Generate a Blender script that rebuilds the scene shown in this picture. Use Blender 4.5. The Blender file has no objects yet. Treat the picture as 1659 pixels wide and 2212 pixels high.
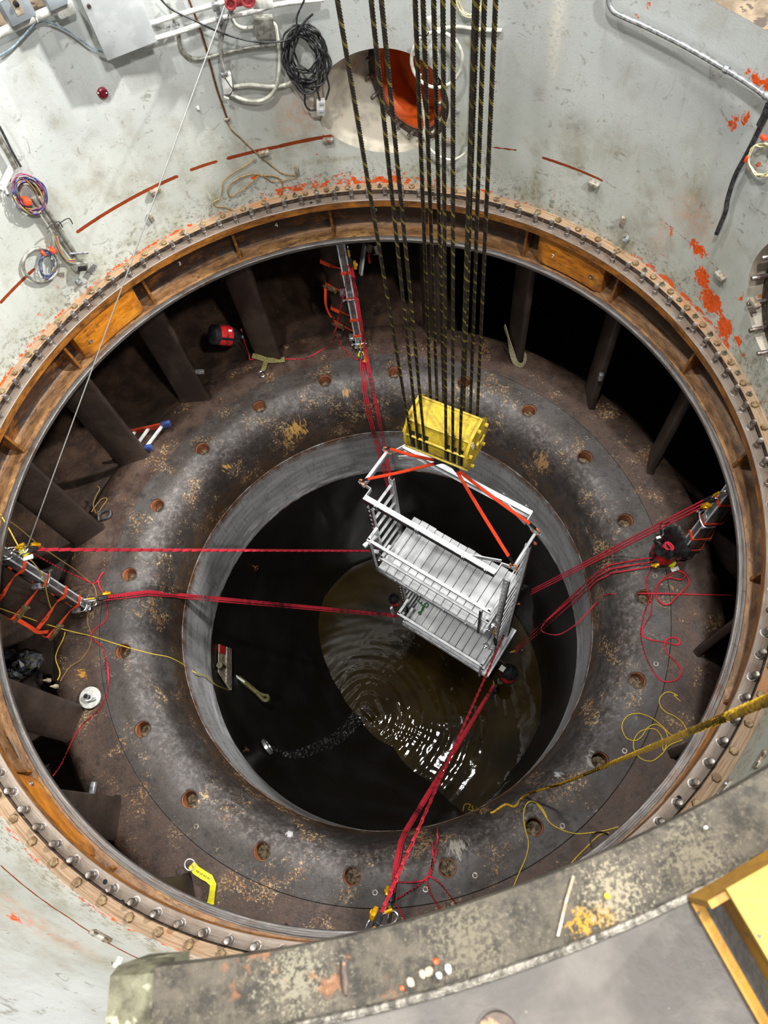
import bpy, bmesh, math, random
import numpy as np
from mathutils import Matrix, Vector
random.seed(7); RNG = np.random.default_rng(7)
sc = bpy.context.scene
COL = sc.collection
PI = math.pi

# ------------------------------------------------------------------ camera, world, lamps, exposure
FPX = 1523.4                                   # focal length in pixels of the 1659 x 2212 frame
CAM = np.array([0.0, -3.0193, 8.2993])
RV = np.array([0.4473, 0.0252, -0.2924])
def rotvec(r):
    th = np.linalg.norm(r); k = r/th
    K = np.array([[0,-k[2],k[1]],[k[2],0,-k[0]],[-k[1],k[0],0]])
    return np.eye(3)+math.sin(th)*K+(1-math.cos(th))*K@K
CR = rotvec(RV)
cd = bpy.data.cameras.new('camera'); cam = bpy.data.objects.new('camera', cd); COL.objects.link(cam)
cd.sensor_fit = 'VERTICAL'; cd.sensor_height = 36.0; cd.lens = FPX*36.0/2212.0
m4 = Matrix.Identity(4)
for i in range(3):
    for j in range(3): m4[i][j] = CR[i][j]
    m4[i][3] = CAM[i]
cam.matrix_world = m4
cd.clip_start = 0.05; cd.clip_end = 200
cd.dof.use_dof = True; cd.dof.focus_distance = 8.0; cd.dof.aperture_fstop = 5.0
sc.camera = cam
w = bpy.data.worlds.new('hall'); sc.world = w; w.use_nodes = True
w.node_tree.nodes['Background'].inputs['Color'].default_value = (0.93, 0.96, 1.0, 1)
w.node_tree.nodes['Background'].inputs['Strength'].default_value = 0.25
def lamp(name, loc, energy, size, color=(1.0, 0.985, 0.955), target=(0, 0, 0)):
    L = bpy.data.lights.new(name, 'AREA'); L.shape = 'DISK'; L.size = size; L.energy = energy; L.color = color
    o = bpy.data.objects.new(name, L); COL.objects.link(o); o.location = loc
    d = Vector(target)-Vector(loc); o.rotation_euler = d.to_track_quat('-Z', 'Y').to_euler()
    return o
lamp('high_bay_lamp', (11.0, 1.5, 13.5), 5200, 0.6)
lamp('high_bay_lamp', (-2.5, -4.5, 20.0), 2300, 0.9)
lamp('high_bay_lamp', (0.9, 1.2, 21.0), 2600, 0.9)
lamp('high_bay_lamp', (4.0, -9.0, 17.0), 2300, 0.9)
lamp('high_bay_lamp', (-5.5, 6.5, 20.0), 1500, 0.9)
vs = sc.view_settings
sc.display_settings.display_device = 'sRGB'
vs.view_transform = 'Standard'; vs.look = 'None'; vs.gamma = 1.0; vs.use_curve_mapping = False
vs.exposure = 0.0

# ------------------------------------------------------------------ measuring helpers
def ray(px, py):
    c = np.array([(px-829.5)/FPX, -(py-1106)/FPX, -1.0]); return CR@c
def atz(px, py, z):
    D = ray(px, py); return CAM+D*((z-CAM[2])/D[2])
def atR(px, py, R):
    D = ray(px, py); a = D[0]**2+D[1]**2; b = D[0]*CAM[0]+D[1]*CAM[1]; c = CAM[0]**2+CAM[1]**2-R*R
    return CAM+D*((-b+math.sqrt(max(b*b-a*c, 0)))/a)
def aty(px, py, y):
    D = ray(px, py); return CAM+D*((y-CAM[1])/D[1])
def pol(R, deg, z=0.0):
    t = math.radians(deg); return np.array([R*math.cos(t), R*math.sin(t), z])
def thz(P): return math.degrees(math.atan2(P[1], P[0])), P[2]
RW = 3.73                                      # pit wall radius
R_TOR, A_TOR, B_TOR = 3.28, 0.495, 0.90        # rounded throat: quarter ellipse
def floor_z(R):
    if R >= R_TOR: return 0.0
    if R <= R_TOR-A_TOR: return -5.0
    return -B_TOR+B_TOR*math.sqrt(max(0, 1-((R_TOR-R)/A_TOR)**2))
def onfloor(px, py, h=0.0):
    """first hit of the sight line with the bottom ring / rounded throat, raised by h"""
    D = ray(px, py); D = D/np.linalg.norm(D); t = (0.3-CAM[2])/D[2]; P = CAM+D*t
    for _ in range(4000):
        P = CAM+D*t; R = math.hypot(P[0], P[1])
        if P[2] <= floor_z(R)+h: break
        t += 0.004
    return P
def onwall(px, py, off=0.0): return atR(px, py, RW-off)

# ------------------------------------------------------------------ mesh builder
def smooth_path(pts, n=8, closed=False):
    pts = [np.asarray(p, float) for p in pts]
    if len(pts) < 3: return pts
    out = []; N = len(pts); rng = N if closed else N-1
    for i in range(rng):
        if closed: p0, p1, p2, p3 = pts[(i-1) % N], pts[i], pts[(i+1) % N], pts[(i+2) % N]
        else: p0, p1, p2, p3 = pts[max(i-1, 0)], pts[i], pts[i+1], pts[min(i+2, N-1)]
        for k in range(n):
            t = k/n
            out.append(0.5*((2*p1)+(-p0+p2)*t+(2*p0-5*p1+4*p2-p3)*t*t+(-p0+3*p1-3*p2+p3)*t**3))
    if not closed: out.append(pts[-1])
    return out
def norm(v):
    v = np.asarray(v, float); n = np.linalg.norm(v); return v/n if n > 1e-12 else v
def frame(d, up=(0, 0, 1)):
    d = norm(d); up = np.asarray(up, float)
    if abs(d@up) > 0.98: up = np.array([1.0, 0, 0])
    s = norm(np.cross(d, up)); u = np.cross(s, d); return s, u
ORG = {}
class MB:
    def __init__(s): s.v = []; s.f = []; s.n = 0; s.mi = []; s.cur = 0; s.cols = []
    def add(s, V, F):
        V = np.asarray(V, float).reshape(-1, 3); s.v.append(V)
        for f in F: s.f.append([i+s.n for i in f]); s.mi.append(s.cur)
        s.n += len(V); return s
    def box(s, c, size, ax=None):
        """box at centre c; ax = three axes (rows)"""
        ax = np.eye(3) if ax is None else np.asarray(ax, float); h = np.asarray(size, float)/2; V = []
        for sx in (-1, 1):
            for sy in (-1, 1):
                for sz in (-1, 1): V.append(np.asarray(c, float)+ax[0]*sx*h[0]+ax[1]*sy*h[1]+ax[2]*sz*h[2])
        return s.add(V, [[0,1,3,2],[4,6,7,5],[0,4,5,1],[2,3,7,6],[0,2,6,4],[1,5,7,3]])
    def beam(s, p, q, wd, ht, up=(0, 0, 1)):
        p = np.asarray(p, float); q = np.asarray(q, float); d = q-p; L = np.linalg.norm(d); d = d/L; a, u = frame(d, up)
        return s.box((p+q)/2, (L, wd, ht), (d, a, u))
    def bbox(s, c, size, ax=None, bev=0.01):
        """chamfered box"""
        ax = np.eye(3) if ax is None else np.asarray(ax, float); h = np.asarray(size, float)/2; b = min(bev, *(h*0.49))
        bm = bmesh.new(); bmesh.ops.create_cube(bm, size=1.0)
        for v in bm.verts: v.co = Vector((v.co.x*2*h[0], v.co.y*2*h[1], v.co.z*2*h[2]))
        bmesh.ops.bevel(bm, geom=bm.edges[:], offset=b, segments=2, affect='EDGES', profile=0.5)
        bm.verts.index_update(); V = [np.asarray(c, float)+ax[0]*v.co.x+ax[1]*v.co.y+ax[2]*v.co.z for v in bm.verts]
        F = [[v.index for v in f.verts] for f in bm.faces]; bm.free(); return s.add(V, F)
    def tube(s, pts, r, n=8, closed=False, cap=True, lobes=0, twist=0.0, col=None, ry=None):
        pts = [np.asarray(p, float) for p in pts]; N = len(pts)
        if N < 2: return s
        T = []
        for i in range(N):
            a = pts[(i-1) % N] if closed else pts[max(i-1, 0)]; b = pts[(i+1) % N] if closed else pts[min(i+1, N-1)]
            T.append(norm(b-a))
        sx, u = frame(T[0]); V = []; dist = 0.0
        for i in range(N):
            if i: dist += np.linalg.norm(pts[i]-pts[i-1])
            u = norm(u-T[i]*(u@T[i])); sx = np.cross(T[i], u)
            ri = r[i] if hasattr(r, '__len__') else r
            for k in range(n):
                a = 2*PI*k/n; rr = ri
                if lobes: rr = ri*(0.80+0.20*abs(math.cos(lobes*(2*PI*k/n)/2)))
                a2 = a+twist*dist; V.append(pts[i]+sx*math.cos(a2)*rr+u*math.sin(a2)*(rr if ry is None else ry))
        F = []
        for i in range(N if closed else N-1):
            j = (i+1) % N
            for k in range(n): F.append([i*n+k, i*n+(k+1) % n, j*n+(k+1) % n, j*n+k])
        if cap and not closed: F.append(list(range(n))[::-1]); F.append([(N-1)*n+k for k in range(n)])
        return s.add(V, F)
    def cyl(s, p, q, r, r2=None, n=16, cap=True):
        return s.tube([p, q], [r, r if r2 is None else r2], n, cap=cap)
    def strap(s, pts, wd, th, up=(0, 0, 1)):
        """flat band along pts; up = normal of the band"""
        pts = [np.asarray(p, float) for p in pts]; N = len(pts); V = []
        for i in range(N):
            d = norm(pts[min(i+1, N-1)]-pts[max(i-1, 0)]); U = np.asarray(up[i] if np.ndim(up) > 1 else up, float)
            a = norm(np.cross(d, U)); u = np.cross(a, d)
            for sa, su in ((-1,-1),(1,-1),(1,1),(-1,1)): V.append(pts[i]+a*sa*wd/2+u*su*th/2)
        F = []
        for i in range(N-1):
            for k in range(4): F.append([i*4+k, i*4+(k+1) % 4, (i+1)*4+(k+1) % 4, (i+1)*4+k])
        F += [[3,2,1,0], [(N-1)*4+k for k in range(4)]]
        return s.add(V, F)
    def prism(s, poly, d):
        poly = [np.asarray(p, float) for p in poly]; n = len(poly); d = np.asarray(d, float)
        return s.add(poly+[p+d for p in poly], [list(range(n))[::-1], [n+i for i in range(n)]]+[[i, (i+1) % n, n+(i+1) % n, n+i] for i in range(n)])
    def rev(s, prof, a0=0.0, a1=360.0, n=360, closed=False, c=(0, 0, 0)):
        """profile of (R, z) turned about the z axis through c"""
        full = abs(a1-a0-360) < 1e-6; m = len(prof); N = n if full else n+1; V = []
        for i in range(N):
            t = math.radians(a0+(a1-a0)*i/n)
            for R, z in prof: V.append((c[0]+R*math.cos(t), c[1]+R*math.sin(t), c[2]+z))
        F = []; mm = m if closed else m-1
        for i in range(n):
            j = (i+1) % N
            for k in range(mm): k2 = (k+1) % m; F.append([i*m+k, j*m+k, j*m+k2, i*m+k2])
        if closed and not full: F.append(list(range(m))); F.append([n*m+k for k in range(m)][::-1])
        return s.add(V, F)
    def lathe(s, p, ax, prof, n=20):
        """profile of (radius, along) turned about the axis ax through p"""
        ax = norm(ax); a, u = frame(ax); p = np.asarray(p, float); m = len(prof); V = []
        for i in range(n):
            t = 2*PI*i/n
            for R, z in prof: V.append(p+ax*z+(a*math.cos(t)+u*math.sin(t))*R)
        F = [[i*m+k, ((i+1) % n)*m+k, ((i+1) % n)*m+k+1, i*m+k+1] for i in range(n) for k in range(m-1)]
        return s.add(V, F)
    def ell(s, c, rad, ax=None, n=14, m=9, rough=0.0, seed=0):
        ax = np.eye(3) if ax is None else np.asarray(ax, float); V = []; g = np.random.default_rng(seed)
        for i in range(m+1):
            ph = PI*i/m
            for k in range(n):
                t = 2*PI*k/n; q = 1+rough*(g.random()-.5)
                V.append(np.asarray(c, float)+(ax[0]*math.sin(ph)*math.cos(t)*rad[0]+ax[1]*math.sin(ph)*math.sin(t)*rad[1]+ax[2]*math.cos(ph)*rad[2])*q)
        F = [[i*n+k, (i+1)*n+k, (i+1)*n+(k+1) % n, i*n+(k+1) % n] for i in range(m) for k in range(n)]
        return s.add(V, F)
    def hexa(s, c, ax, r, h, n=6):
        ax = norm(ax); return s.lathe(c, ax, [(0, 0), (r, 0), (r, h*.85), (r*.88, h), (0, h)], n)
    def data(s, name, org=(0, 0, 0), mats=(), angle=38):
        V = np.concatenate(s.v)-np.asarray(org); me = bpy.data.meshes.new(name); me.from_pydata(V.tolist(), [], s.f)
        for m in mats: me.materials.append(m)
        me.polygons.foreach_set('use_smooth', [True]*len(me.polygons))
        if len(mats) > 1: me.polygons.foreach_set('material_index', s.mi)
        me.update()
        me.set_sharp_from_angle(angle=math.radians(angle))
        return me
    def build(s, name, mat, parent=None, angle=38, **kw):
        if not s.v: return None
        V = np.concatenate(s.v)
        if parent is None: org = np.array([(V[:,0].min()+V[:,0].max())/2, (V[:,1].min()+V[:,1].max())/2, V[:,2].min()])
        else: org = ORG[parent.name]
        me = s.data(name, org, mat if isinstance(mat, (list, tuple)) else (mat,), angle)
        o = bpy.data.objects.new(name, me); COL.objects.link(o); ORG[o.name] = org
        if parent is None: o.location = org
        else: o.parent = parent
        tag(o, **kw); return o
def tag(o, label=None, cat=None, group=None, kind=None):
    if label: o['label'] = label
    if cat: o['category'] = cat
    if group: o['group'] = group
    if kind: o['kind'] = kind
    return o
def thing(name, base, label, cat, group=None):
    o = bpy.data.objects.new(name, None); o.empty_display_size = 0.1; COL.objects.link(o)
    o.location = base; ORG[o.name] = np.asarray(base, float); return tag(o, label, cat, group)
def place(me, name, P, ax, parent, **kw):
    """a copy of a shared mesh at world point P with axes ax (columns = local x, y, z), child of parent"""
    o = bpy.data.objects.new(name, me); COL.objects.link(o)
    base = ORG[parent.name] if parent is not None else np.zeros(3)
    m = Matrix.Identity(4)
    for i in range(3):
        for j in range(3): m[i][j] = ax[j][i]
        m[i][3] = P[i]-base[i]
    if parent is not None: o.parent = parent
    o.matrix_local = m if parent is not None else m
    ORG[o.name] = np.asarray(P, float); tag(o, **kw); return o
def radial(deg):
    t = math.radians(deg); r = np.array([math.cos(t), math.sin(t), 0]); return r, np.array([-r[1], r[0], 0]), np.array([0, 0, 1.0])

# ------------------------------------------------------------------ materials
def lin(c):
    if isinstance(c, str): c = [int(c[i:i+2], 16)/255 for i in (0, 2, 4)]
    return tuple(x/12.92 if x <= .04045 else ((x+.055)/1.055)**2.4 for x in c)+(1,)
class NT:
    def __init__(s, name):
        s.m = bpy.data.materials.new(name); s.m.use_nodes = True; s.t = s.m.node_tree; s.n = s.t.nodes
        s.b = s.n['Principled BSDF']; s._co = None
    def co(s):
        if s._co is None: s._co = s.n.new('ShaderNodeNewGeometry').outputs['Position']
        return s._co
    def lnk(s, a, b):
        if hasattr(a, 'is_output') or hasattr(a, 'links'): s.t.links.new(a, b)
        else: b.default_value = a
    def math(s, op, a, b=0.0, c=None, clamp=False):
        n = s.n.new('ShaderNodeMath'); n.operation = op; n.use_clamp = clamp; s.lnk(a, n.inputs[0]); s.lnk(b, n.inputs[1])
        if c is not None: s.lnk(c, n.inputs[2])
        return n.outputs[0]
    def noise(s, scale, detail=6, rough=.55, vec=None, dist=0.0):
        n = s.n.new('ShaderNodeTexNoise'); s.lnk(vec if vec is not None else s.co(), n.inputs['Vector'])
        n.inputs['Scale'].default_value = scale; n.inputs['Detail'].default_value = detail; n.inputs['Roughness'].default_value = rough; n.inputs['Distortion'].default_value = dist
        return n.outputs['Fac']
    def vor(s, scale, vec=None, feat='F1', rnd=1.0):
        n = s.n.new('ShaderNodeTexVoronoi'); n.feature = feat; s.lnk(vec if vec is not None else s.co(), n.inputs['Vector'])
        n.inputs['Scale'].default_value = scale; n.inputs['Randomness'].default_value = rnd; return n.outputs['Distance']
    def map(s, scale=(1, 1, 1), vec=None, loc=(0, 0, 0)):
        n = s.n.new('ShaderNodeMapping'); s.lnk(vec if vec is not None else s.co(), n.inputs['Vector'])
        n.inputs['Scale'].default_value = scale; n.inputs['Location'].default_value = loc; return n.outputs[0]
    def ramp(s, f, stops):
        n = s.n.new('ShaderNodeValToRGB'); s.lnk(f, n.inputs[0]); e = n.color_ramp.elements
        while len(e) < len(stops): e.new(.5)
        for i, (p, c) in enumerate(stops): e[i].position = p; e[i].color = lin(c) if not isinstance(c, (int, float)) else (c, c, c, 1)
        return n.outputs[0]
    def step(s, f, lo, hi):
        n = s.n.new('ShaderNodeMapRange'); n.interpolation_type = 'SMOOTHSTEP'; s.lnk(f, n.inputs['Value']); n.inputs['From Min'].default_value = lo; n.inputs['From Max'].default_value = hi
        return n.outputs[0]
    def mix(s, f, a, b, blend='MIX'):
        n = s.n.new('ShaderNodeMix'); n.data_type = 'RGBA'; n.blend_type = blend; s.lnk(f, n.inputs[0])
        s.lnk(a if not isinstance(a, str) else lin(a), n.inputs[6]); s.lnk(b if not isinstance(b, str) else lin(b), n.inputs[7]); return n.outputs[2]
    def attr(s, name):
        n = s.n.new('ShaderNodeAttribute'); n.attribute_name = name
        sep = s.n.new('ShaderNodeSeparateColor'); s.lnk(n.outputs['Color'], sep.inputs[0]); return sep.outputs
    def xyz(s):
        n = s.n.new('ShaderNodeSeparateXYZ'); s.lnk(s.co(), n.inputs[0]); return n.outputs
    def cylco(s, R):
        """(arc length, radius, z) of a point about the pit axis"""
        x, y, z = s.xyz(); th = s.math('ARCTAN2', y, x); rr = s.math('SQRT', s.math('ADD', s.math('MULTIPLY', x, x), s.math('MULTIPLY', y, y)))
        c = s.n.new('ShaderNodeCombineXYZ'); s.lnk(s.math('MULTIPLY', th, R), c.inputs[0]); s.lnk(rr, c.inputs[1]); s.lnk(z, c.inputs[2]); return c.outputs[0], rr
    def bump(s, h, strength=.3, dist=.01):
        n = s.n.new('ShaderNodeBump'); s.lnk(h, n.inputs['Height']); n.inputs['Strength'].default_value = strength; n.inputs['Distance'].default_value = dist; s.lnk(n.outputs[0], s.b.inputs['Normal'])
    def out(s, col=None, rough=None, metal=None, spec=None):
        if col is not None: s.lnk(col if not isinstance(col, str) else lin(col), s.b.inputs['Base Color'])
        if rough is not None: s.lnk(rough, s.b.inputs['Roughness'])
        if metal is not None: s.lnk(metal, s.b.inputs['Metallic'])
        if spec is not None: s.b.inputs['Specular IOR Level'].default_value = spec
        return s.m
def M(name, c1, c2=None, scale=12, rough=.5, metal=0.0, bump=.0, bs=60, speck=None, speck_scale=90, speck_lo=.62, detail=6, lo=.4, hi=.62):
    t = NT(name); col = lin(c1)
    if c2 is not None: col = t.mix(t.step(t.noise(scale, detail), lo, hi), c1, c2)
    if speck: col = t.mix(t.step(t.noise(speck_scale, 3), speck_lo, speck_lo+.06), col, speck)
    if bump: t.bump(t.noise(bs, 4), bump, .01)
    return t.out(col, rough, metal)
MT = {}
MT['alu'] = M('aluminium', 'dfe1e3', 'c6c9cc', 9, .38, .15, .05, 40)
MT['alu_dark'] = M('worn_aluminium', '9a9c9e', '77787a', 7, .38, .8, .05, 50)
MT['galv'] = M('galvanised_steel', 'c4c6c8', '8f9294', 30, .35, .8)
MT['black'] = M('black_plastic', '141416', '232325', 14, .45)
MT['rubber'] = M('black_rubber', '1d1d1f', '39393b', 30, .5)
MT['yellow'] = M('yellow_paint', 'c9ae33', 'a98f2c', 8, .45, 0, .1, 80, '5c5020', 60, .63)
MT['ochre'] = M('ochre_yellow_paint', 'a87a18', '8a610e', 6, .5, 0, .2, 60, '3d3a35', 40, .69)
MT['ochre_pale'] = M('pale_ochre_paint', 'a5872a', '957820', 5, .5, 0, .2, 60, '46423d', 40, .71)
MT['sling'] = M('orange_sling', 'f0491c', 'dd3a12', 40, .7, 0, .3, 200)
MT['strap'] = M('orange_webbing', 'ec4f22', 'd23c14', 50, .75, 0, .3, 200)
MT['red'] = M('red_fabric', 'cf1f22', 'a81518', 18, .6, 0, .15, 40)
MT['rope_red'] = M('red_rope', 'cf2337', 'a3182a', 160, .75, 0, .4, 220)
MT['rope_yel'] = M('yellow_cord', 'c9ae3a', 'a98e2a', 120, .7, 0, .3, 200)
MT['rope_brown'] = M('brown_cord', '8a6a3e', '6d5230', 120, .8)
MT['poly'] = M('yellow_poly_rope', 'c59a1c', '8f7016', 60, .6, 0, .5, 120)
MT['white'] = M('white_paint', 'd6d6d0', 'b9b9b2', 14, .45, 0, .05, 60, '5d5a52', 60, .66)
MT['whitewire'] = M('white_hose', 'cfcfc2', 'a9a89a', 14, .5)
MT['grey'] = M('grey_enamel', 'b9bdbd', 'a9adad', 6, .42, 0, 0, 60, '75736d', 30, .70)
MT['bluegrey'] = M('blue_grey_enamel', '8d9499', '7a8186', 6, .4)
MT['conduit'] = M('dull_conduit', '9c9c93', '6f6d63', 20, .45, .3)
MT['greyhose'] = M('grey_hose', '8d8d88', '6c6b66', 20, .5)
MT['copper'] = M('brown_pipe', '6a3e22', '4c2a17', 30, .5, .3)
MT['wire'] = M('tan_wire', '9a7a4e', '7b5f39', 30, .5)
MT['cream'] = M('cream_wire', 'e2dcb4', 'cfc694', 30, .5)
MT['bluehose'] = M('blue_tube', '8d9ea8', '6c7d87', 30, .25)
MT['steelrope'] = M('steel_wire_rope', 'b5b5b2', '8f8f8c', 200, .35, .7)
MT['winch'] = M('red_enamel', 'a8474a', '8c3337', 18, .4)
MT['alarm'] = M('maroon_plastic', '5d1420', '7a1f2c', 30, .3)
MT['stud'] = M('worn_stud_steel', 'a09c98', '6c5f55', 22, .36, .8, .25, 160)
MT['hex'] = M('rusty_bolt_steel', '93805f', '6a533c', 24, .5, .55, .25, 120)
MT['nut'] = M('grey_nut_steel', '7c7868', '544a3c', 30, .5, .6)
MT['olive'] = M('olive_webbing', '7d7442', '5f5832', 40, .85, 0, .3, 200)
MT['beige'] = M('beige_webbing', '9d9478', '7f775e', 40, .85, 0, .3, 200)
MT['yelstrap'] = M('bright_yellow_webbing', 'd8cf1e', 'c4b817', 30, .7)
MT['green'] = M('green_webbing', '1f5a2a', '2f7a3a', 30, .7)
MT['gold'] = M('gold_anodised', 'd9a419', 'b8860f', 30, .35, .6)
MT['silver'] = M('bright_steel', 'd9dadb', 'a5a6a8', 40, .22, .95)
MT['wood'] = M('pale_wood', 'a79a86', '7d705c', 20, .7)
MT['shackle'] = M('salmon_shackle', 'd98a66', 'c27450', 30, .4)
MT['teal'] = M('teal_pin', '4fb3b5', '3c9799', 30, .4)
MT['blue'] = M('blue_rubber', '3a4f86', '2c3d6b', 30, .55)
MT['ladderred'] = M('red_fibreglass', 'b23a22', '8f2c18', 30, .5)
MT['rock'] = M('wet_rock', '54585c', '1c1b17', 14, .35, 0, .6, 30, '8a7c45', 22, .60)
MT['bracket'] = M('bracket_steel', 'a39e92', '7d6a52', 26, .5, .3)
MT['mossrope'] = M('slimy_rope', '5b5528', '3a3618', 30, .5, 0, .5, 80)
MT['dark'] = M('black_void', '050505', None, 1, .9)
MT['paint_white'] = M('white_marker_paint', 'e8e6e0', None, 1, .6)

# ------------------------------------------------------------------ materials of the setting
def mat_wall():
    t = NT('painted_pit_liner'); cy, rr = t.cylco(3.73); r, g, b = t.attr('wear_highlight')[:3]; r2, g2, b2 = t.attr('wear_highlight2')[:3]
    base = t.mix(t.step(t.noise(.9, 5), .35, .7), 'b8bbb4', 'a5a8a0')
    base = t.mix(t.math('MULTIPLY', t.step(t.noise(2.2, 8, .68), .48, .66), .65), base, '949080')
    up = t.n.new('ShaderNodeSeparateXYZ'); t.lnk(cy, up.inputs[0]); z = up.outputs[2]
    base = t.mix(t.math('MULTIPLY', t.step(z, 3.5, 4.6), .5), base, 'bcc0c2')
    st = t.map((5.0, 1, .7), cy)
    base = t.mix(t.math('MULTIPLY', t.step(t.noise(3.0, 8, .7, st), .55, .75), .35), base, '8b8576')
    base = t.mix(t.math('MULTIPLY', t.step(t.noise(5.5, 9, .74, t.map((1, 1, 1.3), cy), 1.5), .57, .66), .65), base, '7a7466')
    sc_ = t.map((9, 1, 4.0), cy, (3, 0, 1))
    scr = t.step(t.noise(4.5, 7, .78, sc_, 2.2), .625, .66)
    base = t.mix(t.math('MULTIPLY', scr, .75), base, '4c4740')
    base = t.mix(t.math('MULTIPLY', t.step(t.noise(34, 5, .65, cy, 1.0), .675, .71), .8), base, '4a4136')
    low = t.step(z, 3.25, 2.82)
    base = t.mix(t.math('MULTIPLY', t.math('MULTIPLY', low, t.step(t.noise(24, 7, .75, cy), .50, .62)), .8), base, '4f4a3f')
    base = t.mix(t.math('MULTIPLY', t.math('MULTIPLY', low, t.step(t.noise(3, 5, .6, cy), .45, .7)), .5), base, '8b8767')
    base = t.mix(t.math('MULTIPLY', b, t.step(t.noise(9, 6, .7, t.map((2.5, 1, .8), cy)), .30, .65)), base, '77703f')
    base = t.mix(t.math('MULTIPLY', g2, t.step(t.noise(14, 6, .7, cy), .35, .62)), base, 'c08a6a')
    base = t.mix(t.math('MULTIPLY', r2, t.step(t.noise(26, 6, .7, cy), .36, .55)), base, 'd6d2c2')
    base = t.mix(t.math('MULTIPLY', b2, t.step(t.noise(7, 7, .7, cy), .34, .62)), base, '6d665e')
    n1 = t.noise(13, 7, .72, cy, .6)
    om = t.step(t.math('ADD', r, t.math('MULTIPLY', t.math('SUBTRACT', n1, .5), 1.5)), .47, .53)
    oc = t.mix(t.step(t.noise(40, 4), .45, .65), 'd9551a', 'b8430f')
    base = t.mix(om, base, oc)
    sm = t.step(t.math('ADD', g, t.math('MULTIPLY', t.math('SUBTRACT', t.noise(45, 4, .7, cy), .5), .55)), .42, .52)
    base = t.mix(sm, base, t.mix(t.noise(30, 4), '6e2a12', '8a3a1a'))
    t.bump(t.noise(50, 5, .6), .12, .01)
    return t.out(base, t.ramp(t.noise(6, 5), [(0.3, .38), (.7, .58)]), 0, .35)
def mat_floor():
    t = NT('wet_cast_steel'); cy, rr = t.cylco(3.4)
    base = t.mix(t.step(t.noise(1.6, 8, .66), .38, .62), '38302b', '484442')
    base = t.mix(t.step(rr, 3.50, 3.56), base, t.mix(t.step(t.noise(2.5, 8, .66), .38, .62), '3c2c24', '4d3b30'))
    base = t.mix(t.math('MULTIPLY', t.step(t.noise(6.5, 9, .74), .50, .62), .7), base, '241f1d')
    wear_highlight = t.math('MULTIPLY', t.step(rr, 3.28, 3.10), t.step(rr, 2.86, 3.00))  # pale scuffs plus the bulge's highlight, painted in as a ring by radius
    base = t.mix(t.math('MULTIPLY', t.math('ADD', t.math('MULTIPLY', wear_highlight, .62), .10), t.step(t.noise(15, 9, .78), .44, .70)), base, '7d7877')
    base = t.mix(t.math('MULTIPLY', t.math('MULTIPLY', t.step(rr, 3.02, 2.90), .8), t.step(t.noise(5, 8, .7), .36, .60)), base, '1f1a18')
    base = t.mix(t.math('MULTIPLY', t.step(rr, 2.85, 2.795), t.step(t.noise(9, 8, .74), .38, .58)), base, '42301f')
    clump = t.step(t.noise(2.3, 4, .6), .42, .70)
    sp = t.step(t.math('ADD', t.noise(30, 7, .78), t.math('MULTIPLY', clump, .15)), .655, .70)
    base = t.mix(t.math('MULTIPLY', sp, .9), base, t.mix(t.step(t.noise(9, 3), .4, .6), 'a06d34', 'b59a6c'))
    sp2 = t.step(t.math('ADD', t.noise(85, 4, .7), t.math('MULTIPLY', clump, .10)), .675, .71)
    base = t.mix(t.math('MULTIPLY', sp2, .8), base, 'a89a86')
    for x_, y_, rad, cc in ((640, 930, .34, 'b0894a'), (490, 1008, .14, 'b0894a'), (748, 850, .16, 'a88450'), (1205, 1672, .12, 'b4b4b4'), (627, 1802, .10, 'b4b4b4'), (985, 1830, .25, '8f8a80'), (175, 1458, .14, 'b5822e'), (1285, 1640, .2, '8f8a86'), (1170, 1000, .3, '8a6a44')):
        q = onfloor(x_, y_); d = t.n.new('ShaderNodeVectorMath'); d.operation = 'DISTANCE'; t.lnk(t.co(), d.inputs[0]); d.inputs[1].default_value = tuple(q)
        fall = t.math('SUBTRACT', 1.0, t.math('DIVIDE', d.outputs['Value'], rad), clamp=True)
        base = t.mix(t.step(t.math('ADD', t.math('MULTIPLY', fall, .30), t.noise(10, 8, .78, t.map((2.6, .8, .8), cy))), .68, .73), base, cc)
    spots = t.step(t.math('ADD', t.vor(3.4), t.math('MULTIPLY', t.noise(9, 3), .1)), .16, .13)
    base = t.mix(t.math('MULTIPLY', spots, .55), base, '1f1b1a')
    t.bump(t.noise(30, 9, .75), .5, .015)
    return t.out(base, t.ramp(t.noise(5, 6), [(.35, .30), (.65, .58)]), .15, .5)
def mat_band():
    t = NT('scoured_throat_band'); cy, rr = t.cylco(2.78); x, y, z = t.xyz()
    st = t.map((7, 1, .6), cy)
    base = t.mix(t.step(t.noise(3, 8, .7, t.map((.6, 1, 3), cy)), .40, .64), 'a2a3a4', '868685')
    base = t.mix(t.math('MULTIPLY', t.step(t.noise(5, 8, .7, st), .52, .66), .6), base, '5a5756')
    base = t.mix(t.math('MULTIPLY', t.step(z, -1.55, -2.05), t.step(t.noise(6, 8, .75, t.map((.5, 1, 2), cy)), .44, .58)), base, 'd0d2d4')
    base = t.mix(t.math('MULTIPLY', t.step(z, -1.14, -.93), t.step(t.noise(7, 7, .7, cy), .30, .60)), base, '5b3a20')
    base = t.mix(t.math('MULTIPLY', t.step(z, -2.06, -2.14), t.step(t.noise(4, 7, .7, cy), .45, .6)), base, '6b431f')
    t.bump(t.noise(60, 6, .7), .2, .008)
    return t.out(base, .5, .25, .5)
def mat_draft():
    t = NT('black_wet_liner'); base = t.mix(t.step(t.noise(1.3, 6), .4, .7), '14120f', '1d1c1d')
    base = t.mix(t.math('MULTIPLY', t.step(t.noise(30, 6, .8, t.map((1, 1, .35))), .70, .74), .6), base, '6d6354')
    t.bump(t.noise(20, 6), .15, .02); return t.out(base, .42, .0, .35)
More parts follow.
